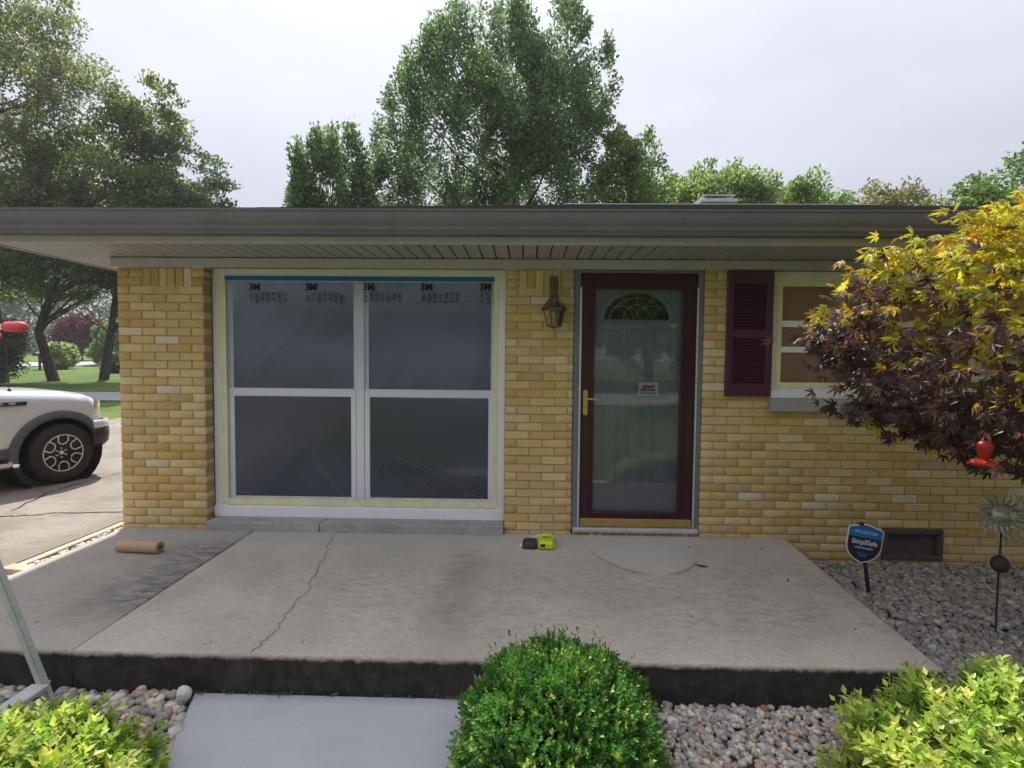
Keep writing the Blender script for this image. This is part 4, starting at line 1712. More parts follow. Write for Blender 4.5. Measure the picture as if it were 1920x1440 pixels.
ll = []
for k in range(70):
    x_, y_ = random.uniform(-3.1, 1.9), -1.75 + 1.7 * random.random() ** 1.6
    ll.append((x_, y_, .003))
ll = np.array(ll)
V, Fc, T = scatter(*OVATE, ll, np.column_stack([rng.normal(0, 1, 70), rng.normal(0, 1, 70), rng.normal(0, .15, 70)]), norm(rng.normal(0, .35, (70, 3)) + np.array([0, 0, 1])), rng.uniform(.006, .020, 70), np.array([(.055, .045, .035), (.10, .075, .05), (.16, .14, .12)])[rng.integers(0, 3, 70)])
props(link("leaf_litter", np_mesh("leaf_litter", V, Fc, T), M_SHRUB), "scattered specks of dry leaf on the porch slab", "leaf litter", kind='stuff')

# ------------------------------------------------------------------ ladder at the left edge
ba = atz(105, 1330, GZ + .01)
up_ = at(0, 1065, ba[1])
dirL = Vector((up_[0] - ba[0], 0, up_[2] - ba[2])).normalized()
ld = empty("stepladder", (ba[0], ba[1], GZ), label="aluminium stepladder with red rubber tipped arms at the left edge", cat="ladder")
lz = .0
top = dirL * 1.98
W_ = .40
for yy in (0, -W_):
    o = MB()
    o.obox((0, yy, .0), (top.x, yy, top.z), .022, .018, up=(1, 0, .2))
    o.obox((-.012, yy - .014, .0), (top.x - .012, yy - .014, top.z), .004, .024, up=(1, 0, .2))
    o.build("rail", M_ALUDULL, ld)
    o = MB()
    o.obox((top.x - .12, yy + .01, top.z), (top.x - .95, yy + .04, .0), .022, .04, up=(1, 0, .2))
    o.build("rear_leg", M_ALUDULL, ld)
for k in range(5):
    q = dirL * (.135 if k == 0 else .52 + k * .30)
    o = MB().box(q.x - .045, q.x + .035, -W_ + .017, -.017, q.z - .012, q.z + .012, c=.004)
    o.build("step", M_ALUDULL, ld)
    r = MB()
    for yy in (.017, -W_ - .017):
        r.lathe([(0, -.004), (.007, -.004), (.007, .004), (0, .004)], 8, (q.x, yy, q.z), 'y')
    r.build("rivet", M_ALU, ld)
part("top_cap", M_REDRUB, ld, top.x - .16, top.x + .03, -W_ - .02, .02, top.z, top.z + .05, c=.012)
for (px, py, yy) in ((30, 613, .02), (-22, 630, -.14)):
    e = at(px, py, ba[1] + yy)
    lx, lz_ = e[0] - ba[0], e[2] - GZ
    o = MB()
    o.obox((top.x - .02, yy, lz_ + .0), (lx - .02, yy, lz_), .020, .024)
    o.build("arm", M_PRINTW, ld)
    o = MB()
    o.lathe([(0, -.055), (.016, -.053), (.023, -.044), (.024, .025), (.020, .038), (.010, .044), (0, .045)], 14, (lx, yy, lz_), 'x')
    e_ = o.build("end_cap", M_REDRUB, ld, True)

# ------------------------------------------------------------------ yard sign
sb = atz(1630, 1113, GZ)
sg = empty("yard_sign", (sb[0], sb[1], GZ - .03), R(8), label="blue and navy shield shaped security sign on a black stake", cat="sign")
sg.rotation_euler = (R(-3), R(-7), R(3))
sgy = 0.0
hst = 1000 / (sb[1] - CAM[1])
o = MB()
o.box(-.014, .014, -.006, .006, 0, .42, c=.003)
o.box(-.020, .020, -.012, .012, .505, .530, c=.003)
o.build("stake", M_BLACK, sg)
brd = empty("sign_board", (0, -.010, .375), 0)
brd.parent = sg
brd.rotation_euler = (0, R(18), R(4))
hwid = .134


def shield(k=1.0):
    w_ = hwid * k
    pts = [(-w_, .118), (-w_ * .55, .134), (0, .148), (w_ * .55, .134), (w_, .118), (w_, -.010), (w_ * .93, -.045), (w_ * .74, -.080), (w_ * .42, -.108), (0, -.128), (-w_ * .42, -.108), (-w_ * .74, -.080), (-w_ * .93, -.045), (-w_, -.010)]
    return [(x, z * (1 - (1 - k) * 1.0)) for x, z in pts]


MB().prism(shield(), -.001, .003).build("white_border", M_PRINTW, brd)
inn = shield(.94)
cut = .052
MB().prism([q for q in inn if q[1] > cut][::1] + [(hwid * .94, cut), (-hwid * .94, cut)], -.0022, -.0012).build("blue_band", M_BLUE, brd)
MB().prism([(-hwid * .94, cut - .0002), (hwid * .94, cut - .0002)] + [q for q in inn if q[1] < cut], -.0022, -.0012).build("navy_field", M_NAVY, brd)
text("PROTECTED", .0265, M_PRINTC, brd, (0, -.0030, .086), off=.0006, sx_=1.18)
text("SimpliSafe", .049, M_PRINTW, brd, (0, -.0030, .018), off=.0006, sx_=1.0)
text("HOME SECURITY", .0175, M_PRINTC, brd, (0, -.0030, -.022), off=.0005, sx_=1.08)
o = MB()
for z_, hw in ((-.060, .045), (-.072, .032), (-.080, .028)):
    o.box(-hw, hw, -.003, -.0024, z_, z_ + .003)
o.build("small_print", M_PRINTB, brd)

# ------------------------------------------------------------------ metal sun on a rod
sb = atz(1866, 1190, GZ)
sn = empty("garden_sun_stake", (sb[0], sb[1], GZ - .05), label="patinated metal sun with spiky rays on a thin garden rod", cat="garden ornament")
tp_ = at(1880, 965, sb[1])
hx_, hz_ = tp_[0] - sb[0], tp_[2] - GZ + .05
o = MB()
o.tube([(0, 0, 0), (hx_ * .5, .003, hz_ * .5), (hx_, 0, hz_)], .0055, 8)
o.build("rod", M_DARKROD, sn)
bt = at(1875, 1058, sb[1])
o = MB()
bx_, bz_ = bt[0] - sb[0], bt[2] - GZ + .05
o.lathe([(.0, -.050), (.022, -.046), (.040, -.030), (.047, 0), (.040, .030), (.024, .046), (.012, .052), (.0, .056)], 16, (bx_, 0, bz_))
o.build("ball", M_DARKROD, sn, True)
hd_ = empty("sun_head", (hx_, -.006, hz_))
hd_.parent = sn
hd_.rotation_euler = (R(-12), 0, R(-12))
hd_.scale = (1.2, 1.2, 1.2)
o = MB()
o.lathe([(.0, -.034), (.030, -.030), (.050, -.018), (.058, .0), (.058, .008), (.0, .008)], 22, (0, 0, 0), 'y')
o.lathe([(.0, -.040), (.009, -.040), (.013, -.030), (.0, -.024)], 8, (0, 0, -.004), 'y')
for s_ in (-1, 1):
    o.lathe([(.0, -.034), (.008, -.033), (.011, -.026), (.0, -.020)], 8, (s_ * .021, 0, .014), 'y')
    o.tube([(s_ * .034, -.028, .026), (s_ * .021, -.034, .031), (s_ * .008, -.034, .026)], .003, 5)
o.tube([(-.024, -.030, -.020), (-.010, -.036, -.027), (.010, -.036, -.027), (.024, -.030, -.020)], .0035, 5)
o.build("face", M_RUST, hd_, True)
rm = []
for kind in range(2):
    o = MB()
    Lr = .095 if kind == 0 else .066
    pts = [(.012 * math.sin(t * 5.0) * (1 if kind == 0 else .4), .004 - .020 * t, .050 + Lr * t) for t in np.linspace(0, 1, 7)]
    o.tube(pts, [.0095, .0098, .0085, .007, .005, .003, .0008], 5)
    me = o.mesh("ray")
    me.materials.append(M_RUST)
    me.shade_smooth()
    rm.append(me)
for k in range(32):
    o = bpy.data.objects.new("ray", rm[k % 2])
    COL.objects.link(o)
    o.parent = hd_
    o.rotation_euler = (0, 2 * math.pi * k / 32 + random.uniform(-.05, .05), 0)
    o.scale = (1, 1, random.uniform(.85, 1.1))

# ------------------------------------------------------------------ leafy things
def jitter_color(base, n, v=.22, hue=.10):
    c = np.array(base)[rng.integers(0, len(base), n)]
    c = c * rng.uniform(1 - v, 1 + v, (n, 1))
    c[:, 0] *= rng.uniform(1 - hue, 1 + hue, n)
    return np.clip(c, .001, 1)


def tree(name, label, cat, polypx, Y, base_px, nclump, nleaf, leaf, cols, clump=.55, thick=None, trunk=.22, lean=(), stretch=(1, 1, 1.25), group=None, up_bias=.35, zbase=None, bias=.45, branches=26, pxpoly=True, trunk_col=None):
    """crown: leaf clumps through a solid with the given outline; trunk and limbs reach into the clumps"""
    poly = [tuple(at(x, y, Y)[[0, 2]]) for x, y in polypx] if pxpoly else polypx
    pts, d = fill(poly, nclump, thick or 3.0, edge_bias=(max(p[0] for p in poly) - min(p[0] for p in poly)) * bias)
    bx = at(*base_px, Y)[0] if pxpoly else base_px[0]
    gz = float(ground_z(bx, Y)) if zbase is None else zbase
    root = empty(name, (bx, Y, gz), label=label, cat=cat, group=group)
    pts = pts - np.array([bx, 0, gz])
    # crown mesh
    sz = clump * np.clip(.45 + d / (d.max() * .45 + 1e-6), .45, 1.15) * rng.uniform(.75, 1.25, len(pts))
    w_ = sz ** 2
    idx = rng.choice(len(pts), nleaf, p=w_ / w_.sum())
    off = rng.normal(0, 1, (nleaf, 3))
    off = norm(off) * (rng.random((nleaf, 1)) ** .5)
    P = pts[idx] + off * sz[idx][:, None] * np.array(stretch)
    cen = pts.mean(0)
    outw = norm(P - cen)
    D = norm(rng.normal(0, .7, (nleaf, 3)) + outw * .6 + np.array([0, 0, up_bias]))
    N = norm(rng.normal(0, .8, (nleaf, 3)) + np.array([0, 0, .9]))
    S = leaf * rng.uniform(.6, 1.3, nleaf)
    ctone = rng.uniform(.72, 1.28, len(pts))
    C = jitter_color(cols, nleaf) * ctone[idx][:, None]
    V, Fc, T = scatter(*RHOMB, P, D, N, S, C)
    link("crown", np_mesh("crown", V, Fc, T), M_LEAF, root)
    # trunk and limbs
    m = MB()
    topz = float(pts[:, 2].max())
    tip = Vector((float(cen[0]) * .8, 0, topz * .80))
    mid = [Vector(q) for q in lean] or [tip * .33]
    path = [Vector((0, 0, -.2)), Vector((0, 0, 0))] + mid + [tip * .7 + Vector((mid[-1].x * .2, 0, 0)), tip]
    path.sort(key=lambda q: q.z)
    rads = [trunk * 1.5, trunk * 1.15] + [trunk * (1 - .8 * q.z / tip.z) for q in path[2:-1]] + [trunk * .10]
    m.tube(path, rads, 9)

    def onpath(z):
        for a_, b_ in zip(path[:-1], path[1:]):
            if a_.z <= z <= b_.z:
                t_ = (z - a_.z) / max(1e-6, b_.z - a_.z)
                return a_.lerp(b_, t_)
        return path[-1]
    m.build("trunk", trunk_col or M_BARK, root, True)
    m = MB()
    pick = rng.choice(len(pts), min(branches, len(pts)), replace=False)
    for q in pick:
        e = Vector(pts[q])
        hd2 = math.hypot(e.x, e.y)
        z0_ = max(.6, min(e.z - hd2 * rng.uniform(.5, 1.0), tip.z * .9))
        s_ = onpath(z0_)
        c1 = s_.lerp(e, .5) + Vector((0, 0, -.08 * hd2))
        r_ = trunk * .30 * (1 - .6 * z0_ / tip.z)
        m.tube([s_, c1, e], [r_, r_ * .6, r_ * .12], 5, cap=False)
    m.build("limbs", trunk_col or M_BARK, root, True)
    return root


G_OAK = [(.080, .130, .066), (.102, .160, .080), (.124, .184, .086), (.066, .110, .060)]
G_LITE = [(.115, .170, .055), (.140, .200, .062), (.095, .145, .050), (.160, .215, .068)]
G_OLIVE = [(.115, .145, .070), (.140, .170, .078), (.098, .125, .062), (.160, .185, .082)]
G_PINE = [(.045, .075, .042), (.058, .092, .048), (.038, .062, .038), (.075, .112, .050)]
G_DRY = [(.14, .14, .055), (.17, .15, .07), (.11, .13, .05)]
G_WINE = [(.060, .014, .022), (.085, .022, .030), (.045, .012, .018), (.10, .035, .035)]

tree("maple_tree", "tall broad green tree rising behind the middle of the roof", "tree",
     [(690, 440), (702, 330), (712, 250), (720, 190), (742, 165), (775, 130), (795, 100), (802, 55), (816, 45), (835, 70), (850, 22), (868, 30), (880, 8), (905, 30), (930, 3), (958, 30), (975, 8), (1003, 14), (1030, 40), (1050, 12), (1068, 30), (1082, 12), (1106, 22), (1100, 70), (1138, 78), (1146, 125), (1157, 165), (1148, 230), (1132, 275), (1124, 330), (1140, 440)],
     15.0, (1003, 420), 340, 84000, .130, G_OAK, clump=.50, thick=3.0, trunk=.30, branches=60, zbase=-.2, bias=1.2, stretch=(.85, .85, 1.5))
tree("small_tree", "small rounded tree left of the tall tree behind the roof", "tree",
     [(545, 440), (548, 350), (562, 318), (590, 252), (606, 275), (632, 262), (642, 275), (662, 258), (690, 262), (706, 300), (712, 440)], 13.0, (630, 420), 90, 16000, .14, G_OAK, clump=.38, thick=1.3, trunk=.12, zbase=-.2, stretch=(.7, .7, 1.7), branches=24)
tree("small_tree", "airy slender tree just right of the tall tree behind the roof", "tree",
     [(1118, 440), (1125, 300), (1140, 262), (1164, 240), (1178, 280), (1200, 268), (1214, 248), (1232, 285), (1255, 325), (1262, 370), (1250, 440)], 14.0, (1195, 420), 75, 11000, .14, G_LITE, clump=.36, thick=1.2, trunk=.10, zbase=-.2, branches=26)
tree("background_tree", "pale green bushy tree top behind the roof's chimney", "tree",
     [(1250, 430), (1260, 360), (1290, 332), (1325, 322), (1336, 302), (1350, 330), (1372, 312), (1392, 330), (1404, 352), (1432, 360), (1445, 430)], 17.0, (1350, 420), 80, 13000, .16, G_LITE, clump=.42, thick=1.5, trunk=.12, zbase=-.2, branches=20)
tree("background_tree", "low bright green tree top right of the chimney", "tree",
     [(1430, 430), (1446, 372), (1470, 356), (1490, 350), (1508, 346), (1530, 362), (1556, 374), (1570, 430)], 19.0, (1500, 420), 60, 10000, .16, [(.13, .20, .045), (.10, .17, .04)], clump=.42, thick=1.6, trunk=.12, zbase=-.2, branches=14)
tree("background_tree", "thin brownish green feathery tree top far behind the roof", "tree",
     [(1585, 430), (1592, 378), (1620, 362), (1645, 350), (1668, 372), (1690, 358), (1716, 362), (1742, 368), (1752, 430)], 20.0, (1660, 420), 46, 4200, .17, G_DRY, clump=.45, thick=1.6, trunk=.10, zbase=-.2, branches=26)
tree("background_tree", "large leafy green tree above the right end of the gutter", "tree",
     [(1745, 440), (1756, 362), (1772, 350), (1800, 345), (1815, 352), (1845, 332), (1866, 322), (1886, 296), (1925, 268), (1985, 236), (2060, 225), (2160, 270), (2200, 440)], 15.0, (1990, 420), 130, 26000, .15, [(.075, .135, .03), (.10, .165, .035), (.055, .10, .028)], clump=.5, thick=2.2, trunk=.18, zbase=-.2, branches=24)

tree("big_tree", "hazy olive green big tree filling the top left corner", "tree",
     [(-330, 560), (-330, -120), (40, -90), (100, -40), (126, 20), (140, 60), (172, 62), (186, 95), (160, 120), (200, 112), (216, 140), (180, 170), (236, 162), (222, 196), (190, 235), (235, 250), (210, 300), (190, 380), (150, 440), (100, 490), (40, 530)],
     22.0, (-6, 700), 460, 84000, .19, G_OLIVE, clump=.80, thick=3.6, trunk=.42, lean=((-.1, 0, 3.0),), branches=60, bias=1.2, stretch=(1.25, 1.1, .8))
tree("big_tree", "leaning olive green tree behind the left eave with a bright side shoot", "tree",
     [(-20, 560), (60, 350), (150, 260), (205, 240), (225, 175), (245, 195), (262, 225), (283, 175), (300, 160), (326, 146), (318, 190), (350, 196), (330, 232), (345, 262), (300, 300), (350, 360), (330, 440), (220, 500), (206, 560), (130, 570), (60, 560)],
     23.5, (101, 708), 240, 44000, .20, [(.085, .125, .040), (.110, .150, .048), (.135, .175, .050), (.065, .100, .038)], clump=.74, thick=3.0, trunk=.24, lean=((-.75, 0, 2.6),), branches=60, stretch=(1.15, 1.0, .85))
tree("dark_tree", "dark evergreen tree with drooping layered boughs right of the olive tree", "tree",
     [(110, 560), (200, 470), (262, 340), (300, 290), (340, 268), (362, 262), (388, 300), (376, 305), (412, 302), (398, 322), (426, 342), (404, 358), (424, 388), (400, 430), (330, 520), (222, 545), (160, 560)],
     25.0, (195, 708), 170, 30000, .19, G_PINE, clump=.68, thick=2.6, trunk=.22, lean=((.45, 0, 2.5), (.75, 0, 4.5)), branches=60, stretch=(1.5, 1.2, .5))
tree("columnar_shrub", "dark evergreen shrub at the far left behind the truck's hood", "shrub",
     [(-60, 712), (-55, 600), (-10, 580), (10, 600), (26, 640), (36, 680), (24, 705), (0, 714)], 20.0, (-12, 714), 80, 9000, .13, G_PINE, clump=.35, thick=.9, trunk=.12, branches=10)
tree("red_leaf_tree", "small wine red tree across the far road", "tree",
     [(112, 640), (120, 612), (138, 598), (160, 596), (176, 608), (180, 632), (176, 652), (158, 662), (136, 652), (118, 650)], 52.0, (152, 664), 90, 9000, .32, G_WINE, clump=.55, thick=2.0, trunk=.18, branches=14)
tree("flowering_tree", "small pale green dogwood on the lawn beside the leaning trunk", "tree",
     [(92, 680), (96, 656), (106, 646), (124, 648), (136, 664), (142, 678), (126, 688), (106, 690)], 36.0, (113, 699), 60, 4200, .22, [(.20, .26, .12), (.28, .32, .18), (.12, .18, .06)], clump=.25, thick=1.2, trunk=.07, branches=12)
tree("bush", "yellow green tall bush beside the right leaning trunk", "shrub",
     [(172, 668), (176, 632), (184, 612), (198, 604), (226, 606), (232, 660), (226, 684), (196, 684)], 44.0, (205, 690), 60, 6500, .26, G_LITE, clump=.35, thick=1.4, trunk=.10, branches=8)
tree("bush", "dark rounded evergreen bush behind the right leaning trunk", "shrub",
     [(206, 706), (208, 680), (216, 668), (236, 664), (250, 690), (246, 706)], 32.0, (228, 706), 34, 4200, .2, G_PINE, clump=.4, thick=.9, trunk=.08, branches=6)

# a wood that closes the view beyond the far road
P, d = fill([tuple(at(x, y, 85.0)[[0, 2]]) for x, y in [(-500, 690), (-500, 470), (-200, 430), (0, 470), (120, 450), (300, 430), (420, 470), (460, 690)]], 900, 5.0)
n = 52000
idx = rng.integers(0, len(P), n)
Q = P[idx] + rng.normal(0, 1.1, (n, 3)) + np.array([0, 85.0, 0])
ct = rng.uniform(.5, 1.4, len(P))
V, Fc, T = scatter(*RHOMB, Q, rng.normal(0, 1, (n, 3)), norm(rng.normal(0, .7, (n, 3)) + np.array([0, 0, .8])), .62 * rng.uniform(.6, 1.3, n), jitter_color(G_PINE + G_OAK, n) * ct[idx][:, None])
o = link("woodland", np_mesh("woodland", V, Fc, T), M_LEAF)
props(o, "dense dark wood beyond the far road on the left", "woods", kind='stuff')

# the street in front, seen only as a reflection in the door glass
for k, (x, y, h, w_) in enumerate(((-9, -27, 9, 4.5), (-1, -30, 11, 5.5), (7, -26, 10, 5.0), (15, -29, 12, 6.0), (5.5, -9.5, 8.5, 3.2), (10.5, -5.5, 9.5, 4.2))):  # last tree is added out of view to block sky from the right wall
    pl = [(x + w_ * math.cos(a_) * (1 + .12 * math.sin(3 * a_ + k)), h * .58 + h * .40 * math.sin(a_)) for a_ in np.linspace(0, 6.283, 16, endpoint=False)]
    tree("street_tree", ("green tree across the street, mirrored in the door glass", "tall tree across the street, mirrored in the door glass", "broad tree across the street, mirrored in the door glass", "big tree across the street at the right of the mirror image", "leafy tree standing on the front lawn, mirrored in the glass", "tree on the front lawn right of the camera")[k], "tree",
         pl, y, (x, 0), 90, 9000, .5 if k < 4 else .3, G_OAK, clump=1.1 if k < 4 else .7, thick=w_ * .8, trunk=.25, branches=14, pxpoly=False)

# ------------------------------------------------------------------ mailbox by the far road
p = at(75, 697, 34.0)
mb = empty("mailbox", (p[0], 34.0, float(ground_z(p[0], 34.0))), label="dark mailbox on a post beside the far road", cat="mailbox")
MB().box(-.06, .06, -.06, .06, -.1, 1.05, c=.01).build("post", M_BARK, mb)
o = MB()
o.prism([(-.13, 0), (.13, 0), (.13, .14)] + [(.13 * math.cos(a_), .14 + .11 * math.sin(a_)) for a_ in np.linspace(.3, 2.8, 7)] + [(-.13, .14)], -.42, .35)
o.build("box", M_BLACK, mb).location = (0, 0, 1.05)


# ------------------------------------------------------------------ Japanese maple at the right
mp_poly = [(1650, 490), (1664, 474), (1680, 480), (1700, 460), (1738, 450), (1772, 458), (1800, 428), (1812, 388), (1840, 396), (1862, 436), (1905, 394), (1965, 352), (2100, 270), (2320, 230), (2520, 330), (2600, 560), (2480, 800), (2250, 900), (2060, 880),  # crown's unseen right part is enlarged to shade the right wall
           (1935, 850), (1900, 848), (1868, 882), (1835, 880), (1790, 852), (1765, 822), (1720, 812), (1694, 818), (1664, 812), (1640, 796), (1618, 774), (1606, 742), (1588, 712), (1574, 690), (1590, 660), (1548, 612), (1566, 592), (1570, 568), (1590, 548), (1624, 528), (1640, 505)]
MY = -1.45
poly = [tuple(at(x, y, MY)[[0, 2]]) for x, y in mp_poly]
pts, d = fill(poly, 1, .5)
tb = np.array([3.75, MY - .05, GZ])
jm = empty("japanese_maple", tuple(tb), label="Japanese maple with purple leaves and yellow green top growth at the right", cat="tree")
nl = 7000
spray, d = fill(poly, 330, .62, edge_bias=.45)     # leaves sit in flat sprays at the twig ends
si = rng.integers(0, len(spray), nl)
pts = spray[si] + rng.normal(0, 1, (nl, 3)) * np.array([.080, .085, .034]) * rng.uniform(.6, 1.4, (len(spray), 1))[si]
pts = pts + np.array([0, MY, 0])
keep = np.ones(nl, bool)
# thinner towards the underside
zrel = (pts[:, 2] - .75) / 1.6
keep = rng.random(nl) < np.clip(.8 + zrel * .5, .75, 1)
pts, zrel = pts[keep], zrel[keep]
nl = len(pts)
cen = np.array([2.95, MY, 1.35])
ow = pts - cen
ow[:, 2] *= .3
D = norm(norm(ow) * .8 + rng.normal(0, .45, (nl, 3)) + np.array([0, -.15, -.30]))
N = norm(rng.normal(0, .38, (nl, 3)) + np.array([0, -.58, .80]))
S = rng.uniform(.040, .068, nl)
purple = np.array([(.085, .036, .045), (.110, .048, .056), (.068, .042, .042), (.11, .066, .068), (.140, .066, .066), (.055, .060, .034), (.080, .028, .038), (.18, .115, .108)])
yellow = np.array([(.46, .39, .024), (.50, .41, .026), (.38, .37, .030), (.52, .38, .020), (.40, .40, .040), (.50, .31, .022), (.27, .29, .035)])  # new growth colour with the sun's backlight painted into it
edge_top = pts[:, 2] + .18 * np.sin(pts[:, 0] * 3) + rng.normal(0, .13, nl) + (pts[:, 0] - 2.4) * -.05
young_backlit = rng.random(nl) < 1 / (1 + np.exp(-(edge_top - 1.66) / .10))
Cc = np.where(young_backlit[:, None], yellow[rng.integers(0, len(yellow), nl)], purple[rng.integers(0, len(purple), nl)]) * rng.uniform(.75, 1.25, (nl, 1))
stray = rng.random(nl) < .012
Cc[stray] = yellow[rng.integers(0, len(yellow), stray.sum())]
q = (pts - CAM) @ CM
u, v_ = 960 + F * q[:, 0] / q[:, 1], 720 - F * q[:, 2] / q[:, 1]
score = np.where((u > 0) & (u < 1930), S / q[:, 1] * (1 + .8 * (q[:, 1] < np.percentile(q[:, 1], 45))), 0)
one = np.zeros(nl, bool)
one[np.argsort(-score)[:300]] = True
lm = []
for k in range(4):
    tv = np.array(MAPLE[0])
    tv[1:, :2] *= rng.uniform(.88, 1.1, (len(tv) - 1, 1))
    tv[1:, 2] += rng.normal(0, .05, len(tv) - 1)
    me = bpy.data.meshes.new("leaf")
    me.from_pydata([tuple(a_) for a_ in tv], [], MAPLE[1])
    me.materials.append(M_MAPLE)
    lm.append(me)
X_, Y_, Z_ = frames(D, N)
loc = pts - tb
for i in np.where(one)[0]:
    o = bpy.data.objects.new("leaf", lm[i % 4])
    COL.objects.link(o)
    o.parent = jm
    s_ = S[i]
    o.matrix_local = Matrix(((X_[i, 0] * s_, Y_[i, 0] * s_, Z_[i, 0] * s_, loc[i, 0]), (X_[i, 1] * s_, Y_[i, 1] * s_, Z_[i, 1] * s_, loc[i, 1]), (X_[i, 2] * s_, Y_[i, 2] * s_, Z_[i, 2] * s_, loc[i, 2]), (0, 0, 0, 1)))
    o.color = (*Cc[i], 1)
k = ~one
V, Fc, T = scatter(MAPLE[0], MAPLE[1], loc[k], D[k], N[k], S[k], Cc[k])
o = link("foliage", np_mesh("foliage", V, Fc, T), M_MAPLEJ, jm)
o["kind"] = "stuff"
m = MB()
m.tube([(0, 0, -.1), (.02, 0, .2), (-.06, .02, .55), (-.18, .0, .9), (-.3, .05, 1.2)], [.06, .05, .045, .036, .02], 9)
m.build("trunk", M_TWIG, jm, True)
m = MB()
for k, (z0_, tx_, ty_, tz_) in enumerate([(.55, -1.15, -.1, 1.25), (.62, -1.45, .1, 1.45), (.7, -.9, .25, 1.75), (.8, -.55, -.25, 2.0), (.9, -1.1, -.3, 1.75), (.5, -.85, -.2, .95), (.55, .5, .1, 1.7), (.6, .7, -.2, 1.3), (.9, -.2, .2, 2.2), (.45, -.55, .05, .98), (.75, -1.5, -.15, 1.2), (.7, -1.3, .2, 1.05)]):
    s_ = Vector((-.06 - .1 * (z0_ - .5), 0, z0_))
    e = Vector((tx_, ty_, tz_))
    c1 = s_.lerp(e, .45) + Vector((0, 0, .10))
    m.tube([s_, c1, e], [.020, .014, .005], 6, cap=False)
    for j in range(9):
        t_ = .35 + .07 * j
        b0 = (s_.lerp(c1, t_ * 2) if t_ < .5 else c1.lerp(e, t_ * 2 - 1))
        tw = Vector((random.uniform(-.28, .05), random.uniform(-.22, .22), random.uniform(-.05, .25)))
        m.tube([b0, b0 + tw * .5 + Vector((0, 0, .02)), b0 + tw], [.0075, .005, .002], 5, cap=False)
m.build("branches", M_TWIG, jm, True)

# hummingbird feeder hanging in the maple
p = at(1845, 872, -1.74)
hf = empty("hummingbird_feeder", (p[0], p[1], p[2]), label="red plastic hummingbird feeder hanging under the maple", cat="bird feeder")
hf.scale = (.74, .74, .74)
o = MB()
o.lathe([(0, -.012), (.045, -.010), (.078, .004), (.084, .014), (.076, .022), (.050, .030), (.026, .036), (0, .036)], 22)
o.build("dish", M_REDPL, hf, True)
for k in range(5):
    o = MB()
    a_ = k * 1.2566 + .3
    o.lathe([(.0, .026), (.013, .024), (.010, .032), (.0, .033)], 7, (.058 * math.cos(a_), .058 * math.sin(a_), 0))
    o.build("feeding_port", M_AMBER, hf)
o = MB()
o.lathe([(.024, .036), (.026, .045), (.042, .105), (.044, .135), (.030, .150), (.014, .155), (0, .156)], 18)
o.build("bottle", M_REDPL, hf, True)
o = MB()
o.tube([(0, 0, .155), (0, 0, .30), (.012, 0, .32), (.024, 0, .30)], .002, 5)
o.build("hook", M_DARKROD, hf)


# ------------------------------------------------------------------ golden spirea and boxwood
def shrub(name, label, c, rad, nshoot, cols, leaf, mat, kleaf, shoot=.10, flat=.85, cat="shrub"):
    root = empty(name, (c[0], c[1], GZ), label=label, cat=cat)
    u = norm(rng.normal(0, 1, (nshoot, 3)))
    u[:, 2] = np.abs(u[:, 2]) * 1.0
    r_ = 1 - .38 * rng.random(nshoot) ** 1.6
    lump = 1 + .10 * np.sin(u[:, 0] * 5 + 1) * np.sin(u[:, 1] * 4) + .07 * np.sin(u[:, 0] * 11 + u[:, 2] * 7)
    B = u * np.array(rad) * (r_ * lump)[:, None]
    dr = norm(u + np.array([0, 0, .7]) + rng.normal(0, .28, (nshoot, 3)))
    ln = shoot * rng.uniform(.5, 1.35, nshoot)
    i = np.repeat(np.arange(nshoot), kleaf)
    j = np.tile(np.arange(kleaf), nshoot)
    t_ = (j + .4) / kleaf
    P = B[i] + dr[i] * (ln[i] * t_)[:, None]
    ph = j * 2.4 + rng.random(nshoot)[i] * 6.28
    s1, _, n1 = frames(dr, np.tile(np.array([[.2, .1, .97]]), (nshoot, 1)))
    side = s1[i] * np.cos(ph)[:, None] + n1[i] * np.sin(ph)[:, None]
    D = norm(side + dr[i] * (.35 + .9 * t_)[:, None] + rng.normal(0, .12, P.shape))
    N = norm(dr[i] * 1.0 - side * .3 + np.array([0, 0, .35]) + rng.normal(0, .2, P.shape))
    S = leaf * rng.uniform(.6, 1.2, len(P)) * (1.1 - .5 * t_)
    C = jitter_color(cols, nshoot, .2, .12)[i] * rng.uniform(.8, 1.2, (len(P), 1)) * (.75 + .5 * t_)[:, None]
    V, Fc, T = scatter(*OVATE, P, D, N, S, C)
    o = link("leaves", np_mesh("leaves", V, Fc, T), mat, root)
    m = MB()
    for k in rng.choice(nshoot, min(160, nshoot), replace=False):
        e = Vector(B[k] + dr[k] * ln[k] * .9)
        b0 = Vector((B[k][0] * .25, B[k][1] * .25, .0))
        m.tube([b0, b0.lerp(Vector(B[k]), .6) + Vector((0, 0, .03)), e], [.004, .0028, .001], 4, cap=False)
    m.build("stems", M_TWIG, root)
    return root


GOLD = [(.30, .39, .055), (.37, .44, .075), (.22, .34, .045), (.15, .26, .035), (.43, .47, .11), (.27, .38, .06), (.36, .37, .12)]
p = atz(150, 1440, GZ)
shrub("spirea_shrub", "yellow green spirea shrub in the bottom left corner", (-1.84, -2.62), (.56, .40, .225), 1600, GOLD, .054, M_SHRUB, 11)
shrub("spirea_shrub", "yellow green spirea shrub in the bottom right corner", (1.80, -2.44), (.57, .44, .345), 2000, GOLD, .056, M_SHRUB, 11, shoot=.12)

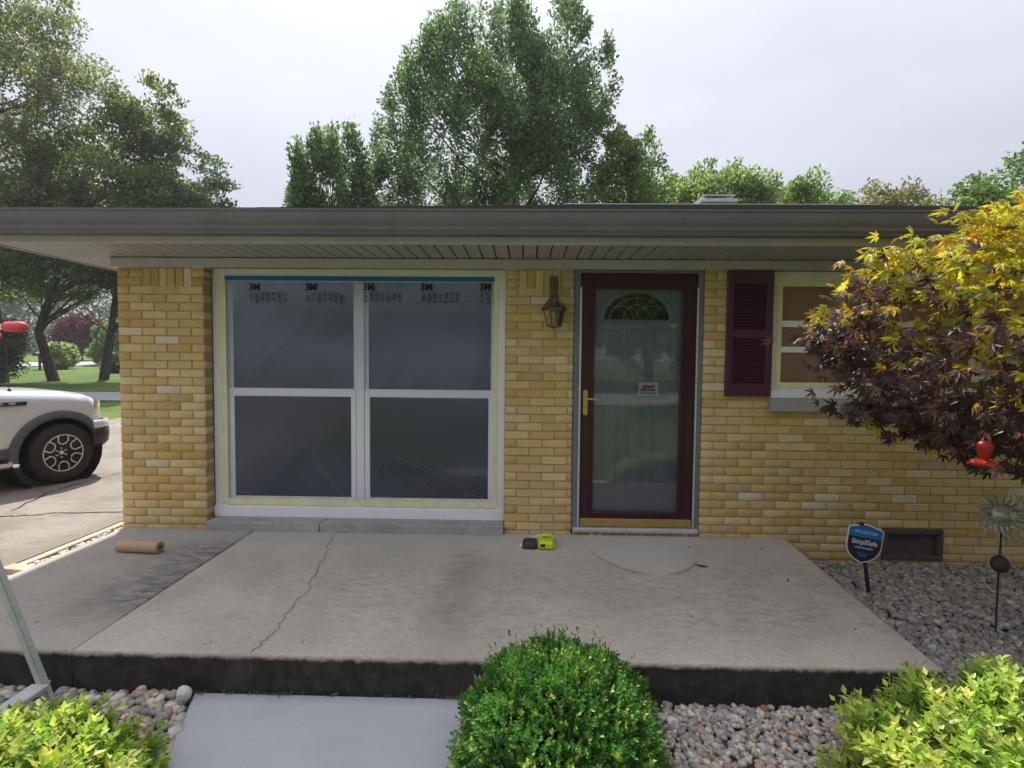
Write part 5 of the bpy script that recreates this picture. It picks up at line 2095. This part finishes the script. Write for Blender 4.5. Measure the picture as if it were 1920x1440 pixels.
bx = np.array([.150, -2.27])
root = empty("boxwood", (bx[0], bx[1], GZ), label="clipped round dark green boxwood in front of the slab", cat="shrub")
ns = 5200
u = norm(rng.normal(0, 1, (ns, 3)))
u[:, 2] = np.where(u[:, 2] < -.25, -u[:, 2], u[:, 2])
r_ = 1 - .17 * rng.random(ns) ** 1.4 + .045 * np.sin(u[:, 0] * 9 + u[:, 2] * 6) * np.sin(u[:, 1] * 8 + 2) + .03 * np.sin(u[:, 0] * 17 - u[:, 2] * 13 + 1) - .09 * (np.sin(u[:, 0] * 7 + 2) * np.sin(u[:, 2] * 9 + 1) * np.sin(u[:, 1] * 8) > .45)
CEN = np.array([0, 0, .075])
B = CEN + u * np.array([.385, .385, .375]) * r_[:, None]
B[:, 2] = np.maximum(B[:, 2], .02)
dr = norm(u * .9 + np.array([0, 0, .55]) + rng.normal(0, .30, (ns, 3)))
tall = rng.random(ns) < np.where(u[:, 2] > .75, .10, .025)
ln = np.where(tall, .085, .048) * rng.uniform(.6, 1.3, ns)
kl = 10
i = np.repeat(np.arange(ns), kl)
j = np.tile(np.arange(kl), ns)
t_ = (j + .3) / kl
P = B[i] + dr[i] * (ln[i] * t_)[:, None]
ph = (j % 2) * 3.1416 + (j // 2) * 1.57 + rng.random(ns)[i] * 6.28
s1, _, n1 = frames(dr, np.tile(np.array([[.2, .1, .97]]), (ns, 1)))
side = s1[i] * np.cos(ph)[:, None] + n1[i] * np.sin(ph)[:, None]
D = norm(side * .8 + dr[i] * (.5 + .8 * t_)[:, None] + rng.normal(0, .15, P.shape))
N = norm(dr[i] - side * .4 + rng.normal(0, .25, P.shape))
S = .0165 * rng.uniform(.65, 1.2, len(P))
C = jitter_color([(.058, .180, .022), (.078, .230, .028), (.040, .130, .020), (.105, .260, .034)], ns, .2, .1)[i] * rng.uniform(.8, 1.2, (len(P), 1))
bud = (rng.random(ns) < .09)[i] & (t_ > .55)
dead = (rng.random(ns) < .006)[i]
C[dead] = np.array([.30, .20, .08])
C[bud] = np.array([.42, .42, .09]) * rng.uniform(.7, 1.2, (bud.sum(), 1))
V, Fc, T = scatter(*RHOMB, P, D, N, S, C)
link("leaves", np_mesh("leaves", V, Fc, T), M_BOX, root)
# inner body so the ball is not hollow: shaded twigs
m = MB()
for k in rng.choice(ns, 260, replace=False):
    m.tube([(0, 0, -.02), tuple(CEN * .6 + (B[k] - CEN) * .5), tuple(B[k])], [.006, .004, .0015], 4, cap=False)
m.build("stems", M_TWIG, root)

# ------------------------------------------------------------------ pickup truck
HEAD = R(68)
wc = atz(106, 905, DZ)
tk = empty("pickup_truck", (wc[0], wc[1], DZ), HEAD, label="silver white pickup truck on the driveway left of the house", cat="pickup truck")
# local: x forward (front axle at 0), y left, z up; the near right side lies at y = -0.10 .. so shift by the half track
TW = .99
YS = TW - .115                              # body centre line, measured from the near tyre's middle
RW = .372                                   # tyre radius
AR = .455                                   # wheel arch radius
ZA = .385                                   # axle height


def halfw(x):
    w_ = TW
    if x > .18:
        w_ -= .26 * ((x - .18) / .42) ** 2.6
    return w_


def hood(x):
    return float(np.interp(x, [-1.3, -1.0, -.4, .1, .34, .46, .55, .60], [1.255, 1.235, 1.20, 1.165, 1.125, 1.085, 1.035, .97]))


def bottom(x, axle=0.0):
    z = .46
    if abs(x - axle) < AR:
        z = max(z, ZA + math.sqrt(AR * AR - (x - axle) ** 2))
    return z


xs = sorted(set(list(np.linspace(-1.25, -.5, 8)) + list(np.linspace(-.48, .48, 41)) + list(np.linspace(.5, .60, 6))))
rows = []
for x in xs:
    w_, h_ = halfw(x), hood(x)
    zb_ = bottom(x) if x < .47 else .60
    shoulder = h_ - .115
    sec = []
    for t in np.linspace(0, 1, 7):
        z = zb_ + (shoulder - zb_) * t
        zz = (z - .5) / .6
        sec.append((w_ - .035 * zz * zz + .012 * math.sin(max(0, min(1, zz)) * 3.14), z))
    sec += [(w_ - .060, shoulder + .045), (w_ - .100, shoulder + .078), (w_ - .165, shoulder + .098), (w_ - .30, shoulder + .108), (w_ * .45, shoulder + .118), (w_ * .2, shoulder + .122), (0, shoulder + .123)]
    rows.append([(x, -y, z) for y, z in sec] + [(x, y, z) for y, z in sec[::-1][1:]])
m = MB()
nr = len(rows[0])
vs = [(p[0], p[1] + YS, p[2]) for r_ in rows for p in r_]
fs = [(a * nr + k, a * nr + k + 1, (a + 1) * nr + k + 1, (a + 1) * nr + k) for a in range(len(rows) - 1) for k in range(nr - 1)]
m.add(vs, fs)
front = rows[-1]
m.add([(p[0], p[1] + YS, p[2]) for p in front], [tuple(range(nr))])
body = m.build("body", M_PAINT, tk, True)
sd = body.modifiers.new("thick", 'SOLIDIFY')
sd.thickness = .012
for s_ in (-1, 1):
    m = MB()
    m.tube([(x, YS + s_ * (halfw(x) - .118), hood(x) - .115 + .088) for x in np.linspace(-1.2, .50, 16)], .0035, 5)
    m.build("hood_gap", M_BLACK, tk)
# cab and bed, outside the frame to the left
m = MB()
cabp = [(-1.26, .46), (-1.26, 1.27), (-1.95, 1.86), (-2.3, 1.93), (-3.5, 1.93), (-3.85, 1.32), (-3.85, .46)]
m.prism([(x, z) for x, z in cabp], YS - TW + .02, YS + TW - .02)
m.build("cab", M_PAINT, tk)
m = MB()
m.prism([(-1.42, 1.30), (-2.02, 1.80), (-2.75, 1.82), (-2.75, 1.30)], YS - TW + .016, YS - TW + .024)
m.prism([(-2.82, 1.30), (-2.82, 1.82), (-3.4, 1.82), (-3.62, 1.30)], YS - TW + .016, YS - TW + .024)
m.add([(-1.30, YS - .8, 1.32), (-1.30, YS + .8, 1.32), (-1.90, YS + .72, 1.83), (-1.90, YS - .72, 1.83)], [(0, 1, 2, 3)])
m.build("cab_window", M_CARDARK, tk)
m = MB()
xs2 = sorted(set(list(np.linspace(-5.9, -3.87, 10)) + list(np.linspace(-3.72 - .47, -3.72 + .47, 3))))
m.box(-5.9, -3.87, YS - TW, YS - TW + .06, .86, 1.30, c=.02)
m.box(-5.9, -3.87, YS + TW - .06, YS + TW, .86, 1.30, c=.02)
m.box(-5.9, -3.87, YS - TW + .06, YS + TW - .06, .80, .86, c=.01)
m.box(-5.92, -5.86, YS - TW + .05, YS + TW - .05, .60, 1.30, c=.02)
m.box(-5.9, -5.25, YS - TW, YS + TW, .5, .86, c=.02)
m.box(-4.3, -3.87, YS - TW, YS + TW, .46, .86, c=.02)
m.build("bed", M_PAINT, tk)
# wheel well and underside
m = MB()
m.lathe([(AR + .03, -.01), (AR + .03, .55)], 30, (0, YS - TW + .03, ZA), 'y')
m.box(-1.3, -.5, YS - TW + .08, YS + TW - .08, .40, .62)
m.box(.42, .72, YS - .6, YS + .6, .42, .6)
m.box(-5.4, .5, YS - .45, YS + .45, .42, .60)
m.build("underbody", M_BLACK, tk)
m = MB()
m.add([(x, YS - TW + .40, z) for x, z in ((-.55, .3), (.55, .3), (.55, 1.0), (-.55, 1.0))], [(0, 1, 2, 3)])
m.build("inner_fender", M_BLACK, tk)
# wheel arch flare
for s_ in (-1, 1):
    m = MB()
    vs, fs = [], []
    for a_ in np.linspace(R(2), R(186), 33):
        for (rr_, yy) in ((AR - .012, .045), (AR - .012, -.040), (AR + .010, -.052), (AR + .070, -.044), (AR + .082, -.020), (AR + .07, .02)):
            x, z = rr_ * math.cos(a_), ZA + rr_ * math.sin(a_)
            w_ = halfw(x)
            vs.append((x, YS + s_ * (w_ - yy - (.035 * ((z - .5) / .6) ** 2 if z > .5 else 0)), z))
    for k in range(32):
        for j_ in range(5):
            fs.append((k * 6 + j_, k * 6 + j_ + 1, (k + 1) * 6 + j_ + 1, (k + 1) * 6 + j_))
    m.add(vs, fs)
    m.build("arch_flare", M_CLAD, tk, True)
m = MB()
m.box(-3.2, -.47, YS - TW - .02, YS - TW + .06, .40, .52, c=.015)
m.box(-3.2, -.47, YS + TW - .06, YS + TW + .02, .40, .52, c=.015)
m.build("rocker_panel", M_CLAD, tk)
m = MB()
m.tube([(-3.2, YS - TW - .08, .33), (-.55, YS - TW - .08, .33), (-.48, YS - TW + .02, .36)], .03, 8)
m.build("step_bar", M_RIMS, tk, True)
# bumper wrapped round the corner
m = MB()
bpl = []
for t in np.linspace(0, 1, 15):
    ang = R(90) * t
    bpl.append((.36 + .33 * math.sin(ang) ** .9, -(TW - .005) + .40 * (1 - math.cos(ang))))
bpl = [(x, y + YS) for x, y in bpl] + [(x, YS - y) for x, y in bpl[::-1]]
prof = [(-.03, .76), (.012, .755), (.018, .66), (.0, .655)]
profd = [(.0, .650), (.022, .645), (.024, .56), (.012, .46), (-.04, .40), (-.08, .40)]


def wrap(prof_, name, mat):
    m_ = MB()
    vs_, fs_ = [], []
    for i_, (x_, y_) in enumerate(bpl):
        a_, b_ = bpl[max(0, i_ - 1)], bpl[min(len(bpl) - 1, i_ + 1)]
        d_ = Vector((b_[0] - a_[0], b_[1] - a_[1])).normalized()
        nrm = Vector((d_.y, -d_.x))
        for o_, z_ in prof_:
            vs_.append((x_ + nrm.x * o_, y_ + nrm.y * o_, z_))
    k_ = len(prof_)
    for i_ in range(len(bpl) - 1):
        for j_ in range(k_ - 1):
            fs_.append((i_ * k_ + j_, i_ * k_ + j_ + 1, (i_ + 1) * k_ + j_ + 1, (i_ + 1) * k_ + j_))
    m_.add(vs_, fs_)
    o_ = m_.build(name, mat, tk, True)
    q_ = o_.modifiers.new("thick", 'SOLIDIFY')
    q_.thickness = .01


wrap(prof, "bumper", M_PAINT)
wrap(profd, "lower_bumper", M_BLACK)
m = MB()
m.box(.60, .63, YS - .50, YS + .50, .66, .98, c=.02)
m.build("grille", M_BLACK, tk)
for s_ in (-1, 1):
    # headlight wraps the fender corner: amber marker at its side
    m = MB()
    vs, fs = [], []
    for x in np.linspace(.42, .604, 9):
        for z in (.86, .92, .98, 1.06 - max(0, x - .46) * .5):
            vs.append((x, YS + s_ * (halfw(x) + .006 - .02 * ((z - .5) / .6) ** 2), z))
    for k in range(8):
        for j_ in range(3):
            fs.append((k * 4 + j_, k * 4 + j_ + 1, (k + 1) * 4 + j_ + 1, (k + 1) * 4 + j_))
    m.add(vs, fs)
    hl = m.build("headlight", M_LENS, tk, True)
    m = MB()
    vs, fs = [], []
    for x in np.linspace(.435, .50, 5):
        for z in (.90, .955, 1.01):
            vs.append((x, YS + s_ * (halfw(x) + .012 - .02 * ((z - .5) / .6) ** 2), z))
    for k in range(4):
        for j_ in range(2):
            fs.append((k * 3 + j_, k * 3 + j_ + 1, (k + 1) * 3 + j_ + 1, (k + 1) * 3 + j_))
    m.add(vs, fs)
    m.build("marker_lamp", M_AMBER, hl, True)
m = MB()
m.box(-.86, -.33, YS - TW - .004, YS - TW + .06, 1.015, 1.062, c=.004)
m.build("fender_vent", M_BLACK, tk)
m = MB()
for k, (xa, xb) in enumerate(((-.78, -.70), (-.66, -.64), (-.58, -.56), (-.50, -.44))):
    m.box(xa, xb, YS - TW - .007, YS - TW - .003, 1.032, 1.050)
m.build("emblem", M_ALU, tk)
m = MB()
ax, ay, az = -.42, YS - TW + .17, hood(-.42) - .03
m.lathe([(.028, 0), (.022, .018), (.010, .035), (.004, .042)], 12, (ax, ay, az))
m.tube([(ax, ay, az + .03), (ax - .02, ay, az + .55)], .003, 6)
m.build("antenna", M_BLACK, tk, True)


def wheel(x, y, steer, out_):
    w_ = empty("wheel", (x, y, ZA), 0)
    w_.parent = tk
    w_.rotation_euler = (0, 0, steer + (0 if out_ < 0 else math.pi))
    m = MB()
    m.lathe([(.225, -.105), (.245, -.122), (.300, -.132), (.345, -.124), (.366, -.100), (RW, -.06), (RW + .002, 0), (RW, .06), (.366, .100), (.345, .124), (.245, .122)], 48, (0, 0, 0), 'y')
    m.build("tyre", M_TYRE, w_, True)
    m = MB()
    for k in range(44):
        a_ = 2 * math.pi * k / 44
        for (yy, da) in ((-.088, 0), (-.03, .07), (.03, 0), (.088, .07)):
            cx_, cz_ = RW * math.cos(a_ + da), RW * math.sin(a_ + da)
            tx_, tz_ = -math.sin(a_ + da), math.cos(a_ + da)
            p0 = Vector((cx_ - tx_ * .016, yy, cz_ - tz_ * .016))
            p1 = Vector((cx_ + tx_ * .016, yy, cz_ + tz_ * .016))
            m.obox(p0, p1, .046, .008, up=(math.cos(a_ + da), 0, math.sin(a_ + da)))
    m.build("tread", M_TYRE, w_)
    m = MB()
    m.lathe([(.0, -.062), (.05, -.066), (.062, -.058), (.085, -.050), (.222, -.085), (.228, -.108), (.228, -.03), (.05, -.02)], 36, (0, 0, 0), 'y')
    m.build("rim", M_RIMK, w_)
    m = MB()
    m.lathe([(.219, -.112), (.229, -.120), (.236, -.112), (.230, -.104)], 48, (0, 0, 0), 'y', closed=True)
    for k in range(6):
        a_ = R(90) + k * R(60)
        loop = [(.221, -.235), (.150, -.275), (.100, -.16), (.088, .16), (.150, .275), (.221, .235)]
        loop = [(.222, -.27), (.158, -.36), (.128, -.30), (.108, 0), (.128, .30), (.158, .36), (.222, .27)]
        pts = [(r_ * math.cos(a_ + b_), -.116 + .30 * max(0, .2 - r_) * .5, r_ * math.sin(a_ + b_)) for r_, b_ in loop]
        m.tube(pts, .0080, 6)
    m.build("spoke_edge", M_RIMS, w_, True)
    m = MB()
    for k in range(6):
        a_ = R(60) * k + R(30)
        m.lathe([(0, -.088), (.009, -.086), (.011, -.060)], 8, (.057 * math.cos(a_), 0, .057 * math.sin(a_)), 'y')
    m.lathe([(.0, -.098), (.022, -.094), (.030, -.070)], 14, (0, 0, 0), 'y')
    m.build("lug_nut", M_RIMS, w_, True)


wheel(.02, 0, R(6), -1)
wheel(.02, 2 * YS, R(6), 1)
wheel(-3.72 - 1.0, 0, 0, -1)
wheel(-3.72 - 1.0, 2 * YS, 0, 1)

# ------------------------------------------------------------------ thin haze in the air
hz_ = MB().box(-405, 405, -405, 405, -1.4, 24.0).build("haze", None)
hm = bpy.data.materials.new("thin haze")
hm.use_nodes = True
hm.node_tree.nodes.clear()
ho = hm.node_tree.nodes.new("ShaderNodeOutputMaterial")
hv = hm.node_tree.nodes.new("ShaderNodeVolumePrincipled")
hv.inputs["Color"].default_value = (0.95, 0.96, 1.0, 1)
hv.inputs["Density"].default_value = 0.0009
hm.node_tree.links.new(hv.outputs[0], ho.inputs["Volume"])
hz_.data.materials.append(hm)
props(hz_, "thin pale haze in the air around the house", "haze", kind='stuff')
